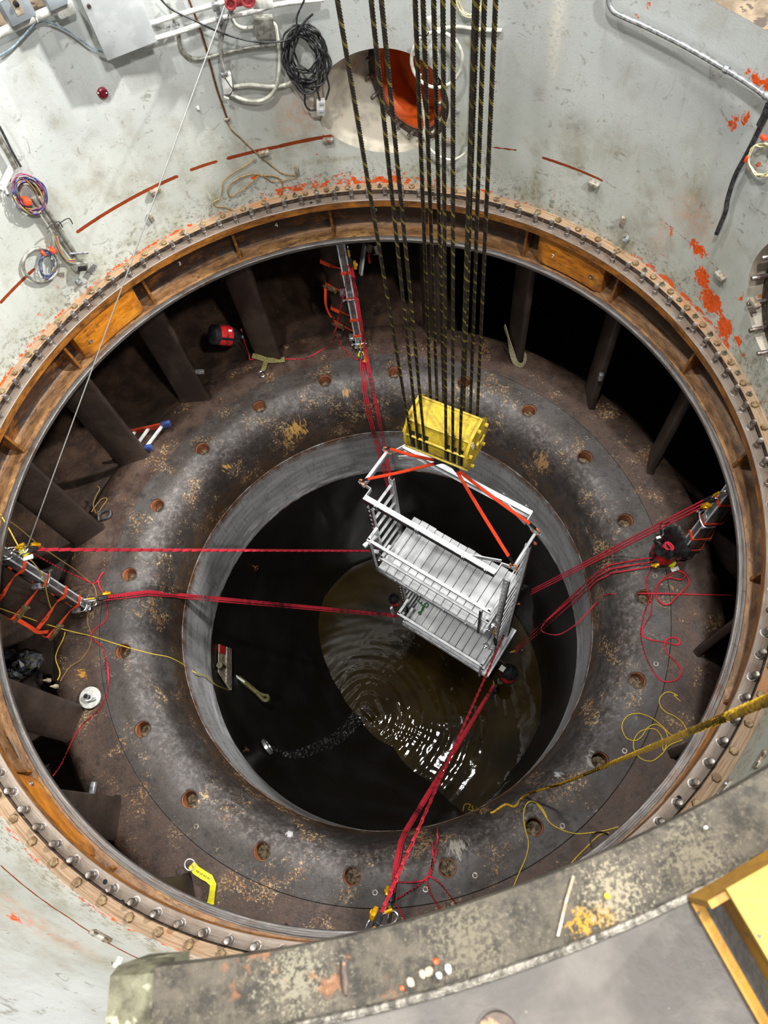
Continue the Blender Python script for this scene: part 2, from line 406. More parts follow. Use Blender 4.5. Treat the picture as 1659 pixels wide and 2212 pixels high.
def mat_spiral():
    t = NT('scaled_spiral_casing'); base = t.mix(t.step(t.noise(3, 7, .65), .38, .66), '362820', '5b4536')
    base = t.mix(t.math('MULTIPLY', t.step(t.noise(26, 7, .75), .60, .70), .6), base, 'b0966f')
    t.bump(t.noise(18, 10, .78), 1.0, .07); return t.out(base, .42, 0, .5)
def mat_vane():
    t = NT('vane_cast_steel'); base = t.mix(t.step(t.noise(2.2, 7, .65), .40, .66), '2e241f', '43372f')
    base = t.mix(t.math('MULTIPLY', t.step(t.noise(6, 7, .7, t.map((2, 2, .5))), .55, .7), .5), base, '1f1815')
    base = t.mix(t.step(t.math('ADD', t.noise(34, 7, .78), t.math('MULTIPLY', t.step(t.noise(2.5), .5, .7), .08)), .72, .76), base, 'a07c4c')
    t.bump(t.noise(24, 9, .76), .7, .02); return t.out(base, .42, .1, .5)
def mat_ring(name, a, b, c, metal=.1, rough=.5, brush=True, speck=None):
    t = NT(name); cy, rr = t.cylco(3.6)
    v = t.map((1.2, 30, 30), cy) if brush else cy
    base = t.mix(t.step(t.noise(4, 7, .7, v), .36, .66), a, b)
    base = t.mix(t.step(t.noise(2.2, 7, .7, cy), .50, .70), base, c)
    if speck: base = t.mix(t.step(t.noise(40, 6, .75), .66, .70), base, speck)
    t.bump(t.noise(30, 6, .7, v), .25, .008)
    return t.out(base, t.ramp(t.noise(7, 5), [(.3, rough-.12), (.7, rough+.14)]), metal, .5)
def mat_girder():
    t = NT('dirty_girder_flange'); base = t.mix(t.step(t.noise(16, 9, .75), .40, .60), '4d473d', '2b2822')
    base = t.mix(t.math('MULTIPLY', t.step(t.noise(60, 9, .8), .52, .62), .75), base, '5d5648')
    base = t.mix(t.math('MULTIPLY', t.step(t.noise(150, 6, .78), .60, .66), .8), base, '716a5a')
    for x_, y_, rad, cc in ((1310, 1972, .07, '9a7414'), (1262, 1992, .06, '9a7414'), (1500, 1850, .14, '655e4e'), (1010, 2030, .16, '5f594a'), (1330, 1930, .12, '7d7561'), (640, 2110, .14, '6f6a5a')):
        d = t.n.new('ShaderNodeVectorMath'); d.operation = 'DISTANCE'; t.lnk(t.co(), d.inputs[0]); d.inputs[1].default_value = tuple(atz(x_, y_, 6.8))
        fall = t.math('SUBTRACT', 1.0, t.math('DIVIDE', d.outputs['Value'], rad), clamp=True)
        base = t.mix(t.step(t.math('ADD', t.math('MULTIPLY', fall, .22), t.noise(110, 6, .78)), .64, .70), base, cc)
    base = t.mix(t.math('MULTIPLY', t.step(t.noise(7, 6, .7, t.map((1, 1, 1), None, (4, 2, 0))), .62, .68), .5), base, '8a5836')
    t.bump(t.noise(90, 8, .78), .6, .006); return t.out(base, .7, .05, .4)
def mat_web(name, a, b, c, dk):
    t = NT(name); cy, rr = t.cylco(3.6)
    base = t.mix(t.step(t.noise(5, 8, .7, t.map((1, 3, 3), cy)), .38, .64), a, b)
    base = t.mix(t.math('MULTIPLY', t.step(t.noise(3.1, 8, .72, t.map((1, 2, 2), cy, (7, 3, 1))), .52, .66), .8), base, c)
    base = t.mix(t.math('MULTIPLY', t.step(t.noise(8, 9, .75, t.map((.7, 2, 2), cy, (2, 5, 9))), .52, .66), .8), base, dk)
    base = t.mix(t.math('MULTIPLY', t.step(t.noise(60, 5, .75), .64, .70), .6), base, dk)
    t.bump(t.noise(22, 8, .7, t.map((1, 2, 2), cy)), .45, .012)
    return t.out(base, t.ramp(t.noise(9, 6), [(.35, .24), (.65, .5)]), .05, .55)
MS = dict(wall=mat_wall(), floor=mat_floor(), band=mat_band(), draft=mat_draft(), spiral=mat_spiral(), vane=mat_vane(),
    oring=mat_ring('rusty_flange', '9d8468', '735c46', '9c6a40', .05, .55, True, '4a3828'),
    iring=mat_ring('worn_steel_flange', '8f8378', '75685c', '6b5444', .45, .42),
    web=mat_web('oily_brown_web', '3b2517', '1f130c', '7a4716', '1a110b'),
    shelf=mat_web('oily_brown_shelf', '84613f', '5a3d26', 'a17a48', '33211a'),
    lip=mat_ring('bare_steel_lip', '7f7b78', '57524e', '5b4331', .7, .36),
    orange=mat_web('orange_primer', 'b87219', '96560f', 'c98422', '33210f'),
    bore=M('rust_bore', '8a5433', '6b3f25', 14, .7, 0, .2, 60), rib=mat_web('rib_primer', '8f5a22', '5d3a1c', 'a86a1e', '2c1c10'), debris=M('bore_silt', '7b6c54', '3b3023', 26, .9, 0, .8, 50),
    concrete=M('stained_concrete', '6b5d49', '4b3f30', 5, .85, 0, .3, 30, '332a20', 9, .55),
    recess=M('pale_recess_liner', 'b7b0a0', '9a9588', 5, .5, 0, .1, 40, 'a66a3a', 12, .66),
    rustplate=M('dark_rust_plate', '4b3d33', '2f2722', 14, .55, .2, .3, 50, '8a6a4a', 30, .62),
    disc=M('orange_red_disc', 'b84a16', 'a03d10', 5, .4, 0, .05, 30), discdark=M('dark_red_primer', '5d2417', '4b1a10', 6, .4),
    deck=M('scuffed_deck_plate', '4a453f', '35312c', 7, .5, .2, .25, 30, '6f6958', 70, .70, detail=9),
    girder=mat_girder(),
    weld=M('weld_bead', '7a756c', '4a463f', 60, .45, .5, .5, 120))

# ------------------------------------------------------------------ pit wall with two round recesses
Z0, Z1 = 2.79, 5.17
def opening(th, zc, r, skew, depth):
    n, t, _ = radial(th); t = -t; a = math.radians(skew); d = n*math.cos(a)+t*math.sin(a); e = np.array([d[1], -d[0], 0])
    return dict(C=pol(RW, th, zc), d=d, e=e, r=r, s=depth, th=th)
OPEN = [opening(67.3, 3.715, .545, 35, .34), opening(-2.6, 3.71, .56, 4, .07)]
NTH, NZ = 960, 200
th = np.radians(np.arange(NTH)*360/NTH); zz = np.linspace(Z0, Z1, NZ+1)
TH, ZZ = np.meshgrid(th, zz, indexing='ij')
def odist(O, TH, ZZ):
    X = RW*np.cos(TH)-O['C'][0]; Y = RW*np.sin(TH)-O['C'][1]; e = X*O['e'][0]+Y*O['e'][1]; f = X*O['d'][0]+Y*O['d'][1]
    return e, ZZ-O['C'][2], f
for O in OPEN:
    e, h, f = odist(O, TH, ZZ); dd = np.hypot(e, h); near = (np.abs(dd-O['r']) < .0165) & (np.abs(f) < 1.2)
    k = np.where(near, O['r']/np.maximum(dd, 1e-6), 1.0)
    for _ in range(3):
        e2, _, _ = odist(O, TH, ZZ); de = np.where(near, e*k-e2, 0)
        dP = -RW*np.sin(TH)*O['e'][0]+RW*np.cos(TH)*O['e'][1]; TH = TH+de/np.where(np.abs(dP) < .3, .3, dP)
    ZZ = np.where(near, O['C'][2]+h*k, ZZ)
keep = np.ones((NTH, NZ), bool)
for O in OPEN:
    e, h, f = odist(O, TH, ZZ); ins = (np.hypot(e, h) < O['r']+.001) & (np.abs(f) < 1.2)
    full = ins[:, :-1] & ins[:, 1:]; full = full & np.roll(full, -1, 0); keep &= ~full
V = np.stack([RW*np.cos(TH), RW*np.sin(TH), ZZ], -1).reshape(-1, 3)
ii, jj = np.nonzero(keep); i2 = (ii+1) % NTH; a_ = ii*(NZ+1)+jj; b_ = i2*(NZ+1)+jj
F = np.stack([a_, a_+1, b_+1, b_], 1)
me = bpy.data.meshes.new('wall_pit'); me.from_pydata(V.tolist(), [], F.tolist()); me.materials.append(MS['wall'])
me.polygons.foreach_set('use_smooth', [True]*len(me.polygons))
# wear written as soft masks over (arc, height): orange primer, painted line, algae; white drip, faded rust, soot
deg = np.degrees(np.arctan2(V[:, 1], V[:, 0])); zv = V[:, 2]
W = np.zeros((len(V), 4)); W2 = np.zeros((len(V), 4)); W[:, 3] = W2[:, 3] = 1
def dth(c): return (deg-c+180) % 360-180
def blob(A, ch, px, py, ra, rz, amp=1.0, slant=0.0):
    c, z = thz(onwall(px, py)); u = dth(c)*PI/180*RW; v = zv-z; u2 = u-slant*v
    A[:, ch] = np.maximum(A[:, ch], amp*np.exp(-((u2/ra)**2+(v/rz)**2)))
def band(A, ch, d0, d1, z0, z1, amp=1.0, soft=.03):
    m = (d0+d1)/2; hw = (d1-d0)/2; k = 1/(1+np.exp(-(hw-np.abs(dth(m)))/1.2)); q = np.clip((zv-z0)/soft+1, 0, 1)*np.clip((z1-zv)/soft+1, 0, 1)
    A[:, ch] = np.maximum(A[:, ch], amp*k*q)
for px, py, ra, rz, amp in [(1515, 600, .16, .13, .78), (1535, 650, .20, .15, .80), (1565, 705, .16, .15, .78), (1510, 540, .13, .10, .66), (1500, 520, .05, .05, .6), (1605, 765, .05, .05, .62), (1590, 735, .10, .10, .66), (1600, 640, .06, .10, .58), (1585, 262, .10, .10, .60), (1610, 250, .07, .12, .58),
        (1632, 165, .12, .09, .66), (1655, 185, .10, .06, .62), (1375, 32, .08, .05, .50), (1400, 10, .05, .08, .48), (1640, 350, .05, .14, .60), (550, 383, .07, .04, .55), (685, 334, .05, .02, .55), (700, 292, .06, .04, .52),
        (120, 615, .20, .12, .44), (90, 680, .14, .12, .42), (40, 640, .05, .05, .42), (1115, 470, .05, .03, .5), (1200, 420, .04, .03, .5), (1260, 95, .05, .02, .47), (1360, 95, .05, .03, .50), (1330, 270, .04, .02, .42),
        (1215, 415, .05, .02, .5), (1455, 615, .06, .04, .5), (1300, 545, .20, .05, .36), (1430, 550, .16, .06, .38), (490, 190, .05, .05, .40), (440, 28, .04, .02, .46), (470, 70, .05, .03, .42), (1450, 500, .10, .10, .42),
        (30, 1985, .12, .12, .46), (110, 2020, .18, .05, .40), (150, 1860, .05, .05, .45), (250, 2145, .06, .02, .46), (310, 2045, .06, .02, .48), (1165, 6, .04, .03, .46), (1640, 1590, .10, .05, .35)]:
    blob(W, 0, px, py, ra, rz, amp)
band(W, 0, 58, 92, 2.79, 2.88, .50); band(W, 0, 62, 84, 2.79, 2.95, .42); band(W, 0, 92, 158, 2.79, 2.82, .46); band(W, 0, 40, 58, 2.79, 2.83, .44)
band(W, 0, 0, 26, 2.79, 2.84, .50); band(W, 0, -50, 0, 2.79, 2.86, .40); band(W, 0, -160, -105, 2.79, 2.86, .40)
def line(ch, p, q, hw, amp=1.0):
    a, za = thz(onwall(*p)); b, zb = thz(onwall(*q)); d0, d1 = min(a, b), max(a, b); zl = za+(zb-za)*np.clip((dth(a)*-1)/((a-b) or 1)*-1, 0, 1)
    zl = za+(zb-za)*np.clip(dth(a)/((b-a) or 1), 0, 1); m = (d0+d1)/2
    k = 1/(1+np.exp(-((d1-d0)/2-np.abs(dth(m)))/.12)); W[:, ch] = np.maximum(W[:, ch], amp*k*np.exp(-((zv-zl)/hw)**4))
for p, q, hw, amp in [((165, 503), (385, 380), .020, 1), ((410, 368), (470, 348), .018, 1), ((490, 343), (600, 317), .020, 1), ((600, 317), (722, 293), .022, 1), ((1060, 318), (1118, 325), .012, .7), ((1170, 340), (1303, 391), .016, .85),
        ((1303, 391), (1420, 465), .009, .48), ((1420, 470), (1560, 590), .010, .50), ((0, 655), (75, 580), .018, 1), ((0, 1868), (150, 1983), .012, .9), ((150, 1983), (302, 2072), .012, .85), ((318, 2072), (365, 2094), .010, .8)]:
    line(1, p, q, hw, amp)
for px, py, ra, rz, amp in [(460, 425, .06, .14, .9), (1158, 400, .05, .22, .9), (1010, 95, .06, .06, .8), (720, 345, .35, .03, .6), (75, 170, .06, .12, .35), (120, 260, .10, .10, .3), (1420, 650, .25, .12, .5), (1500, 420, .10, .35, .35), (1600, 1600, .3, .3, .5), (390, 2075, .2, .06, .8), (300, 2110, .5, .08, .5), (1290, 320, .3, .2, .25)]:
    blob(W, 2, px, py, ra, rz, amp)
blob(W2, 0, 1205, 40, .07, .50, .9); blob(W2, 0, 1200, 150, .03, .12, .7)
for px, py, ra, rz, amp in [(650, 240, .22, .25, .55), (620, 270, .1, .12, .5), (1500, 470, .25, .18, .55), (60, 1985, .30, .14, .6), (120, 2020, .3, .08, .5), (1430, 500, .1, .2, .4), (640, 400, .2, .08, .4)]: blob(W2, 1, px, py, ra, rz, amp)
for px, py, ra, rz, amp in [(1245, 270, .14, .10, .6), (1330, 300, .16, .16, .30), (190, 290, .10, .08, .4), (150, 365, .05, .05, .5), (215, 375, .07, .06, .5), (110, 260, .08, .10, .25), (330, 150, .20, .12, .25), (1410, 330, .15, .08, .25), (1160, 200, .07, .12, .35)]: blob(W2, 2, px, py, ra, rz, amp)
for nm, A in (('wear_highlight', W), ('wear_highlight2', W2)):
    at_ = me.attributes.new(nm, 'FLOAT_COLOR', 'POINT'); at_.data.foreach_set('color', np.clip(A, 0, 1).ravel())
me.update(); wall = bpy.data.objects.new('wall_pit', me); COL.objects.link(wall); ORG['wall_pit'] = np.zeros(3)
tag(wall, 'pale grey painted cylindrical liner of the turbine pit', kind='structure')
b = MB(); b.rev([(RW, Z1), (RW+.05, Z1+.0), (7.5, Z1)], n=180); ledge = b.build('floor_ledge', MS['concrete'], label='brown stained concrete ledge around the pit top', kind='structure')

# recesses behind the two openings
stud_me = None
def recess(O, label, nb, off, studlen):
    e, d, C, r = O['e'], O['d'], O['C'], O['r']; s1 = O['s']; b = MB(); N = 96; V = []
    for k in range(N):
        ph = 2*PI*k/N; q = C+e*math.cos(ph)*r+np.array([0, 0, math.sin(ph)*r]); A = 1.0; B = q[0]*d[0]+q[1]*d[1]; Cc = q[0]**2+q[1]**2-RW*RW
        s0 = -B+math.sqrt(max(B*B-Cc, 0)); V += [q+d*s0, q+d*max(s1, s0+.002)]
    b.add(V, [[2*k, (2*k+2) % (2*N), (2*k+3) % (2*N), 2*k+1] for k in range(N)])
    root = thing('round_recess', C+d*s1-np.array([0, 0, r]), label, 'recess'); b.build('recess_liner', MS['recess'], root)
    Pc = C+d*s1
    b = MB(); b.lathe(Pc, d, [(r*.999, 0), (r*.74, 0), (r*.74, .05)], 96); b.build('flange_plate', MS['rustplate'], root)
    b = MB(); b.lathe(Pc, d, [(r*.74, -.012), (r*.80, -.012), (r*.80, 0)], 96); b.lathe(Pc, d, [(r*.74, -.012), (r*.70, .06)], 96); b.build('orange_collar', MS['disc'], root)
    b = MB(); b.lathe(Pc, d, [(r*.74, .05), (r*.735, .32), (0, .33)], 64); b.build('orange_disc', MS['disc'], root)
    for k in range(nb):
        ph = off+2*PI*k/nb; q = Pc+(e*math.cos(ph)+np.array([0, 0, math.sin(ph)]))*r*.885
        b = MB(); b.lathe(q+d*.0, -d, [(0, studlen), (.017, studlen), (.021, studlen-.006), (.021, .05), (.019, .048), (.019, 0)], 12); b.build('stud', MT['stud'], root)
    return root
recess(OPEN[0], 'round recess with orange disc and studs behind the wire ropes', 16, .1, .10)
rr2 = recess(OPEN[1], 'round studded recess cut off by the right edge of the picture', 14, .25, .16)
C2 = OPEN[1]['C']; d2 = OPEN[1]['d']
b = MB(); b.lathe(C2+d2*.07, d2, [(0, -.075), (.31, -.075)], 48); b.build('dark_red_cover', MS['discdark'], rr2); b = MB(); b.lathe(C2+d2*.07, d2, [(.31, -.075), (.36, -.06), (.365, .1)], 48); b.build('orange_rim', MS['disc'], rr2)

# ------------------------------------------------------------------ flanges on the pit's base
of = thing('outer_flange_ring', (0, 0, 2.69), 'rusty orange bolted flange ring at the foot of the grey wall', 'flange ring')
b = MB(); b.rev([(3.634, 2.69), (3.634, 2.786)], n=360); b.build('gap_face', MS['rustplate'], of)
b = MB(); b.rev([(3.634, 2.786), (3.638, 2.79), (3.70, 2.79), (3.702, 2.786), (3.706, 2.786), (3.708, 2.79), (3.731, 2.79)], n=480); b.build('ring', MS['oring'], of)
cr = thing('turbine_cover_ring', (0, 0, 2.14), 'brown steel cover ring with upright studs and ribbed inner channel', 'ring')
b = MB(); b.rev([(3.632, 2.715), (3.629, 2.738), (3.626, 2.74), (3.534, 2.74), (3.530, 2.736), (3.530, 2.728)], n=480); b.build('top_flange', MS['iring'], cr)
b = MB(); b.rev([(3.530, 2.728), (3.530, 2.65), (3.535, 2.645), (3.77, 2.645)], n=360); b.build('flange_edge', MS['rib'], cr)
b = MB(); b.rev([(3.77, 2.65), (3.775, 2.32), (3.77, 2.27), (3.75, 2.232)], n=360); b.build('web', MS['web'], cr)
b = MB(); b.rev([(3.75, 2.232), (3.72, 2.214), (3.66, 2.205), (3.575, 2.20), (3.572, 2.19)], n=360); b.build('shelf', MS['shelf'], cr)
b = MB(); b.rev([(3.572, 2.188), (3.558, 2.187), (3.556, 2.207), (3.541, 2.208), (3.539, 2.202), (3.526, 2.202), (3.524, 2.206), (3.510, 2.204), (3.505, 2.198), (3.505, 2.168), (3.515, 2.158), (3.516, 2.148), (3.60, 2.14), (4.15, 2.14)], n=480, ); b.build('lip', MS['lip'], cr)
# gusset ribs every 18 degrees between web and shelf
def poly_rib():
    b = MB(); t = .028
    b.prism([(3.775, -t/2, .44), (3.70, -t/2, .44), (3.655, -t/2, .43), (3.595, -t/2, .02), (3.595, -t/2, 0), (3.775, -t/2, 0)], (0, t, 0)); return b.data('rib', (0, 0, 0), (MS['rib'],))
rib_me = poly_rib()
for k in range(20):
    place(rib_me, 'rib', (0, 0, 2.205), radial(6.9+18*k), cr)
# orange guard blocks between some ribs
def block(d0, d1, name='guard_block'):
    pr = [(3.77, 2.215), (3.615, 2.205), (3.585, 2.235), (3.580, 2.60), (3.60, 2.63), (3.77, 2.63)]
    pc = [(3.77, 2.215), (3.635, 2.21), (3.62, 2.24), (3.615, 2.59), (3.63, 2.62), (3.77, 2.62)]
    b = MB(); N = 14; V = []; m = len(pr)
    for i in range(N+1):
        f = i/N; w_ = min(1, min(f, 1-f)*N/1.0); t = math.radians(d0+(d1-d0)*f)
        for (R1, z1), (R0, z0) in zip(pr, pc): R = R0+(R1-R0)*w_; z = z0+(z1-z0)*w_; V.append((R*math.cos(t), R*math.sin(t), z))
    F = [[i*m+k, (i+1)*m+k, (i+1)*m+(k+1) % m, i*m+(k+1) % m] for i in range(N) for k in range(m)]+[list(range(m)), [N*m+k for k in range(m)][::-1]]
    b.add(V, F); o = b.build(name, MS['orange'], cr)
    for f in (.15,):
        P = pol(3.583, d0+(d1-d0)*f, 2.40); b = MB(); b.lathe(P, radial(d0+(d1-d0)*f)[0], [(0, .006), (.012, .004), (.016, -.012), (.024, -.012), (.026, .01)], 12); b.build('plug', MT['stud'], o)
for d0, d1 in ((130.8, 117.2), (27.4, 40.4), (-154.5, -140.2), (-63.2, -49.0)): block(*((d0, d1) if d0 < d1 else (d0, d1)))
# chalk numbers on the web
for txt, px, py, ht in (('3', 388, 568, .055), ('4', 597, 485, .06), ('6', 1024, 472, .05), ('2', 222, 656, .05), ('1', 38, 868, .06), ('5', 813, 452, .04), ('7', 1195, 553, .05)):
    R = 3.768 if txt not in '27' else 3.577
    P = atR(px, py, R); r_, t_, z_ = radial(thz(P)[0]); cu = bpy.data.curves.new('digit', 'FONT'); cu.body = txt; cu.size = ht*1.4; cu.extrude = .0015
    to = bpy.data.objects.new('digit_tmp', cu); COL.objects.link(to); dg = bpy.context.evaluated_depsgraph_get(); dm = bpy.data.meshes.new_from_object(to.evaluated_get(dg)); bpy.data.objects.remove(to); dm.materials.clear(); dm.materials.append(MT['paint_white'])
    place(dm, 'chalk_number', P-r_*.004-z_*ht*.5-t_*ht*.4*-1, (-t_, z_, -r_), cr)
# upright studs, one every three degrees
b = MB(); b.lathe((0, 0, 0), (0, 0, 1), [(.034, 0), (.034, .004), (.025, .005), (.025, .052), (.0225, .054), (.0225, .060), (.0245, .062), (.0245, .104), (.020, .110), (.014, .108), (0, .108)], 14)
stud_me = b.data('stud', (0, 0, 0), (MT['stud'],))
b = MB(); b.rev([(0, 0.0015), (.016, .0015), (.018, .0005)], n=14); hole_me = b.data('hole', (0, 0, 0), (MT['dark'],))
HOLES = [(672, 438), (1075, 449), (1486, 710), (343, 557), (66, 790), (227, 1905), (264, 1949), (1467, 1724), (1653, 1408)]
for k in range(120):
    a = 2.42+3*k; P = pol(3.583, a, 2.74); place(stud_me, 'stud', P, radial(a+random.uniform(-25, 25)), cr)
for (x, y) in HOLES: P = atz(x, y, 2.74); place(hole_me, 'hole', P, radial(thz(P)[0]), cr)
# hexagon heads on the outer ring and small nuts between them on the far side
b = MB(); b.hexa((0, 0, 0), (0, 0, 1), .033, .026); hex_me = b.data('bolt_head', (0, 0, 0), (MT['hex'],))
b = MB(); b.hexa((0, 0, 0), (0, 0, 1), .023, .018); b.lathe((0, 0, 0), (0, 0, 1), [(.030, 0), (.030, .003), (.02, .004)], 14); b.cyl((0, 0, .016), (0, 0, .040), .011, n=10); nut_me = b.data('nut', (0, 0, 0), (MT['nut'],))
for k in range(97):
    a = -136.5+k*360/97; P = pol(3.672, a, 2.79); place(hex_me, 'bolt_head', P, radial(a+random.uniform(-30, 30)), of)
    if (-8 < (a+180) % 360-180 < 20) or (58 < (a+180) % 360-180 < 84): a2 = a+1.85; place(nut_me, 'nut', pol(3.676, a2, 2.79), radial(a2+random.uniform(-30, 30)), of)

# ------------------------------------------------------------------ bottom ring with twenty counterbores, rounded throat
def ring_with_bores(ro, ri, z, n_sec, phase, rb, bore_r, halfdeg):
    """annulus from ri to ro made of n_sec sectors, each with one round bore at radius rb"""
    b = MB(); ns = 8
    for s in range(n_sec):
        c = phase+s*360/n_sec; d = 360/n_sec/2; r0, r1 = rb-.16, rb+.16
        def grid(a0, a1, q0, q1, na, nr):
            V = []; F = []
            for i in range(na+1):
                for j in range(nr+1): V.append(pol(q0+(q1-q0)*j/nr, a0+(a1-a0)*i/na, 0))
            for i in range(na):
                for j in range(nr): F.append([i*(nr+1)+j, i*(nr+1)+j+1, (i+1)*(nr+1)+j+1, (i+1)*(nr+1)+j])
            for v in V: v[2] = floor_z(math.hypot(v[0], v[1]))
            b.add(V, F)
        h = math.degrees(.16/rb)
        grid(c-d, c-h, r0, r1, 3, ns); grid(c+h, c+d, r0, r1, 3, ns)
        if ro > r1+1e-4: grid(c-d, c-h, r1, ro, 3, 2); grid(c-h, c+h, r1, ro, ns, 2); grid(c+h, c+d, r1, ro, 3, 2)
        bd = []
        for i in range(ns): bd.append((c-h+2*h*i/ns, r0))
        for i in range(ns): bd.append((c+h, r0+(r1-r0)*i/ns))
        for i in range(ns): bd.append((c+h-2*h*i/ns, r1))
        for i in range(ns): bd.append((c-h, r1-(r1-r0)*i/ns))
        P0 = pol(rb, c, 0); V = []; n = len(bd); NR = 4
        for (a, R) in bd:
            Q = pol(R, a, 0); dq = Q-P0; Bq = P0+norm(dq)*bore_r
            for k in range(NR+1): v = Q+(Bq-Q)*k/NR; v[2] = floor_z(math.hypot(v[0], v[1])); V.append(v)
            v = P0+norm(dq)*(bore_r-.004); v[2] = floor_z(rb)-.006; V.append(v)
        m = NR+2; b.add(V, [[i*m+k, i*m+k+1, ((i+1) % n)*m+k+1, ((i+1) % n)*m+k] for i in range(n) for k in range(m-1)])
    return b
PH = 69.7225; RB = 3.2347; BORE = .098
b = ring_with_bores(3.519, 0, 0, 20, PH, RB, BORE, 0); r_in = RB-.16
nt = 26; a0 = math.acos((R_TOR-r_in)/A_TOR)
prof = [(R_TOR-A_TOR*math.cos(a), -B_TOR+B_TOR*math.sin(a)) for a in np.linspace(a0, 0, nt)]
prof = [(r_in, floor_z(r_in))]+prof[1:]
b.rev(prof, PH-9, PH+351, 360); b.rev([(3.519, 0), (3.516, -.004), (3.516, -.06)], n=360)
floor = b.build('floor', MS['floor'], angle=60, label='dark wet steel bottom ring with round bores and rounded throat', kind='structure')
for k in range(20):
    c = PH+18*k; P = pol(RB, c, 0); b = MB(); b.lathe(P, (0, 0, -1), [(BORE-.004, .006), (BORE-.006, .03), (BORE-.011, .032), (BORE-.012, .24)], 28); bo = b.build('bore', MS['bore'], floor)
    b = MB(); g = np.random.default_rng(k); V = [P+np.array([0, 0, -.20+.02*g.random()])]; F = []
    for j in range(2):
        for i in range(18): a = 2*PI*i/18; V.append(P+np.array([math.cos(a), math.sin(a), 0])*(BORE-.012)*(j+1)/2+np.array([0, 0, -.21+.04*g.random()+(.02 if j == 0 else 0)]))
    F += [[0, 1+i, 1+(i+1) % 18] for i in range(18)]+[[1+i, 19+i, 19+(i+1) % 18, 1+(i+1) % 18] for i in range(18)]
    b.add(V, F); b.build('silt', MS['debris'], bo)
b = MB(); b.rev([(3.526, -.06), (3.526, -.003), (3.529, 0), (3.75, 0), (3.9, -.002), (3.98, -.010), (4.05, -.028), (4.11, -.06), (4.16, -.11), (4.19, -.17)], n=360); b.rev([(3.51, -.055), (3.53, -.055)], n=180)
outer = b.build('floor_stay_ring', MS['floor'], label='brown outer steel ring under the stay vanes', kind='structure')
# small lifting sockets let into the ring
b = MB(); b.lathe((0, 0, 0), (0, 0, 1), [(.028, -.001), (.028, .004), (.018, .004), (.017, -.02), (0, -.02)], 16); sock_me = b.data('socket', (0, 0, 0), (MT['stud'],))
for x, y in [(512, 878), (391, 991), (298, 1119), (520, 1150), (243, 1457), (303, 1632), (424, 1785), (664, 1774), (810, 1928), (919, 1921), (1026, 1891), (1215, 1784), (1349, 1622), (1417, 1434), (1415, 1244), (1358, 1078), (1266, 946), (1121, 850), (815, 785), (660, 814), (600, 1845)]:
    P = atz(x, y, 0); R = math.hypot(P[0], P[1])
    if R > 3.3: place(sock_me, 'socket', P, radial(thz(P)[0]), floor)
# throat band and black draft tube
b = MB(); b.rev([(2.785, -.90), (2.779, -.905), (2.776, -1.5), (2.772, -2.14)], n=300); thr = b.build('wall_throat', MS['band'], label='grey scoured cylindrical throat band', kind='structure')
ZW = -6.5
pool = [(860, 1195), (760, 1225), (700, 1290), (688, 1340), (692, 1390), (710, 1445), (735, 1492), (775, 1545), (850, 1612), (930, 1688), (1012, 1762)]
pp = [atz(x, y, ZW) for x, y in pool]; pa = [thz(p)[0] % 360 for p in pp]; pr_ = [math.hypot(p[0], p[1]) for p in pp]
pa = pa+[pa[-1]+25, pa[-1]+50, 360+pa[0]-40]; pr_ = pr_+[2.6, 2.75, 2.8]
xa = np.array([a-360 for a in pa]+pa+[a+360 for a in pa]); xr = np.array(pr_*3); od = np.argsort(xa); xa, xr = xa[od], xr[od]
def poolR(a): return float(np.interp(a % 360, xa, xr))
NS = 16
def draft_R(a, z):
    Rb = poolR(a)
    if z > -2.6: return 2.772+(-2.14-z)*.02
    f = (-2.6-z)/(-2.6-ZW); return 2.78+(Rb-2.78)*(f**1.3)
b = MB(); V = []; N = 240; zl = [-2.14, -2.3, -2.6]+list(np.linspace(-2.6, ZW-.25, NS))[1:]
for i in range(N):
    a = 360*i/N
    for z in zl: V.append(pol(draft_R(a, max(z, ZW))-(.08 if z < ZW-.1 else 0), a, z))
m = len(zl); b.add(V, [[i*m+k, ((i+1) % N)*m+k, ((i+1) % N)*m+k+1, i*m+k+1] for i in range(N) for k in range(m-1)])
dt = b.build('wall_draft_tube', MS['draft'], angle=60, label='black wet draft tube lining sloping down to the water', kind='structure')
# water with rings around the splash
SP = atz(792, 1545, ZW); n = 300; ex = 3.1; gx = np.linspace(-ex, ex, n); X, Y = np.meshgrid(gx, gx, indexing='ij'); D = np.hypot(X-SP[0], Y-SP[1]); A = np.arctan2(Y-SP[1], X-SP[0])
dirn = .35+.65*(.5+.5*np.cos(A+.75))
Zw = ZW+dirn*(.009*np.sin(D*2*PI/.17+.9*np.sin(3*A+1)+1.3*np.sin(X*4+Y*3))*np.exp(-D/.75)+.006*np.sin(D*2*PI/.33+2.2*np.sin(2*A)+1.5*np.sin(X*2.3-Y*3.1))*np.exp(-D/1.5)+.003*np.sin(X*21+3*np.sin(Y*7))*np.sin(Y*17+2*np.sin(X*5))*np.exp(-D/1.6))+.02*np.exp(-(D/.16)**2)*np.sin(31*X+17*Y)
V = np.stack([X, Y, Zw], -1).reshape(-1, 3); idx = np.arange(n*n).reshape(n, n); F = np.stack([idx[:-1, :-1], idx[1:, :-1], idx[1:, 1:], idx[:-1, 1:]], -1).reshape(-1, 4)
b = MB(); b.add(V, F.tolist())
t = NT('murky_water'); t.bump(t.noise(7, 3, .5, t.map((1, 1, 1)), .4), .025, .05); t.out(t.mix(t.step(t.noise(.7, 3), .35, .7), '2a2009', '150f04'), .03, 0, .5); t.b.inputs['IOR'].default_value = 1.33
wat = b.build('water', t.m, angle=180, label='dark murky water with ripples at the bottom of the draft tube', cat='water', kind='stuff')

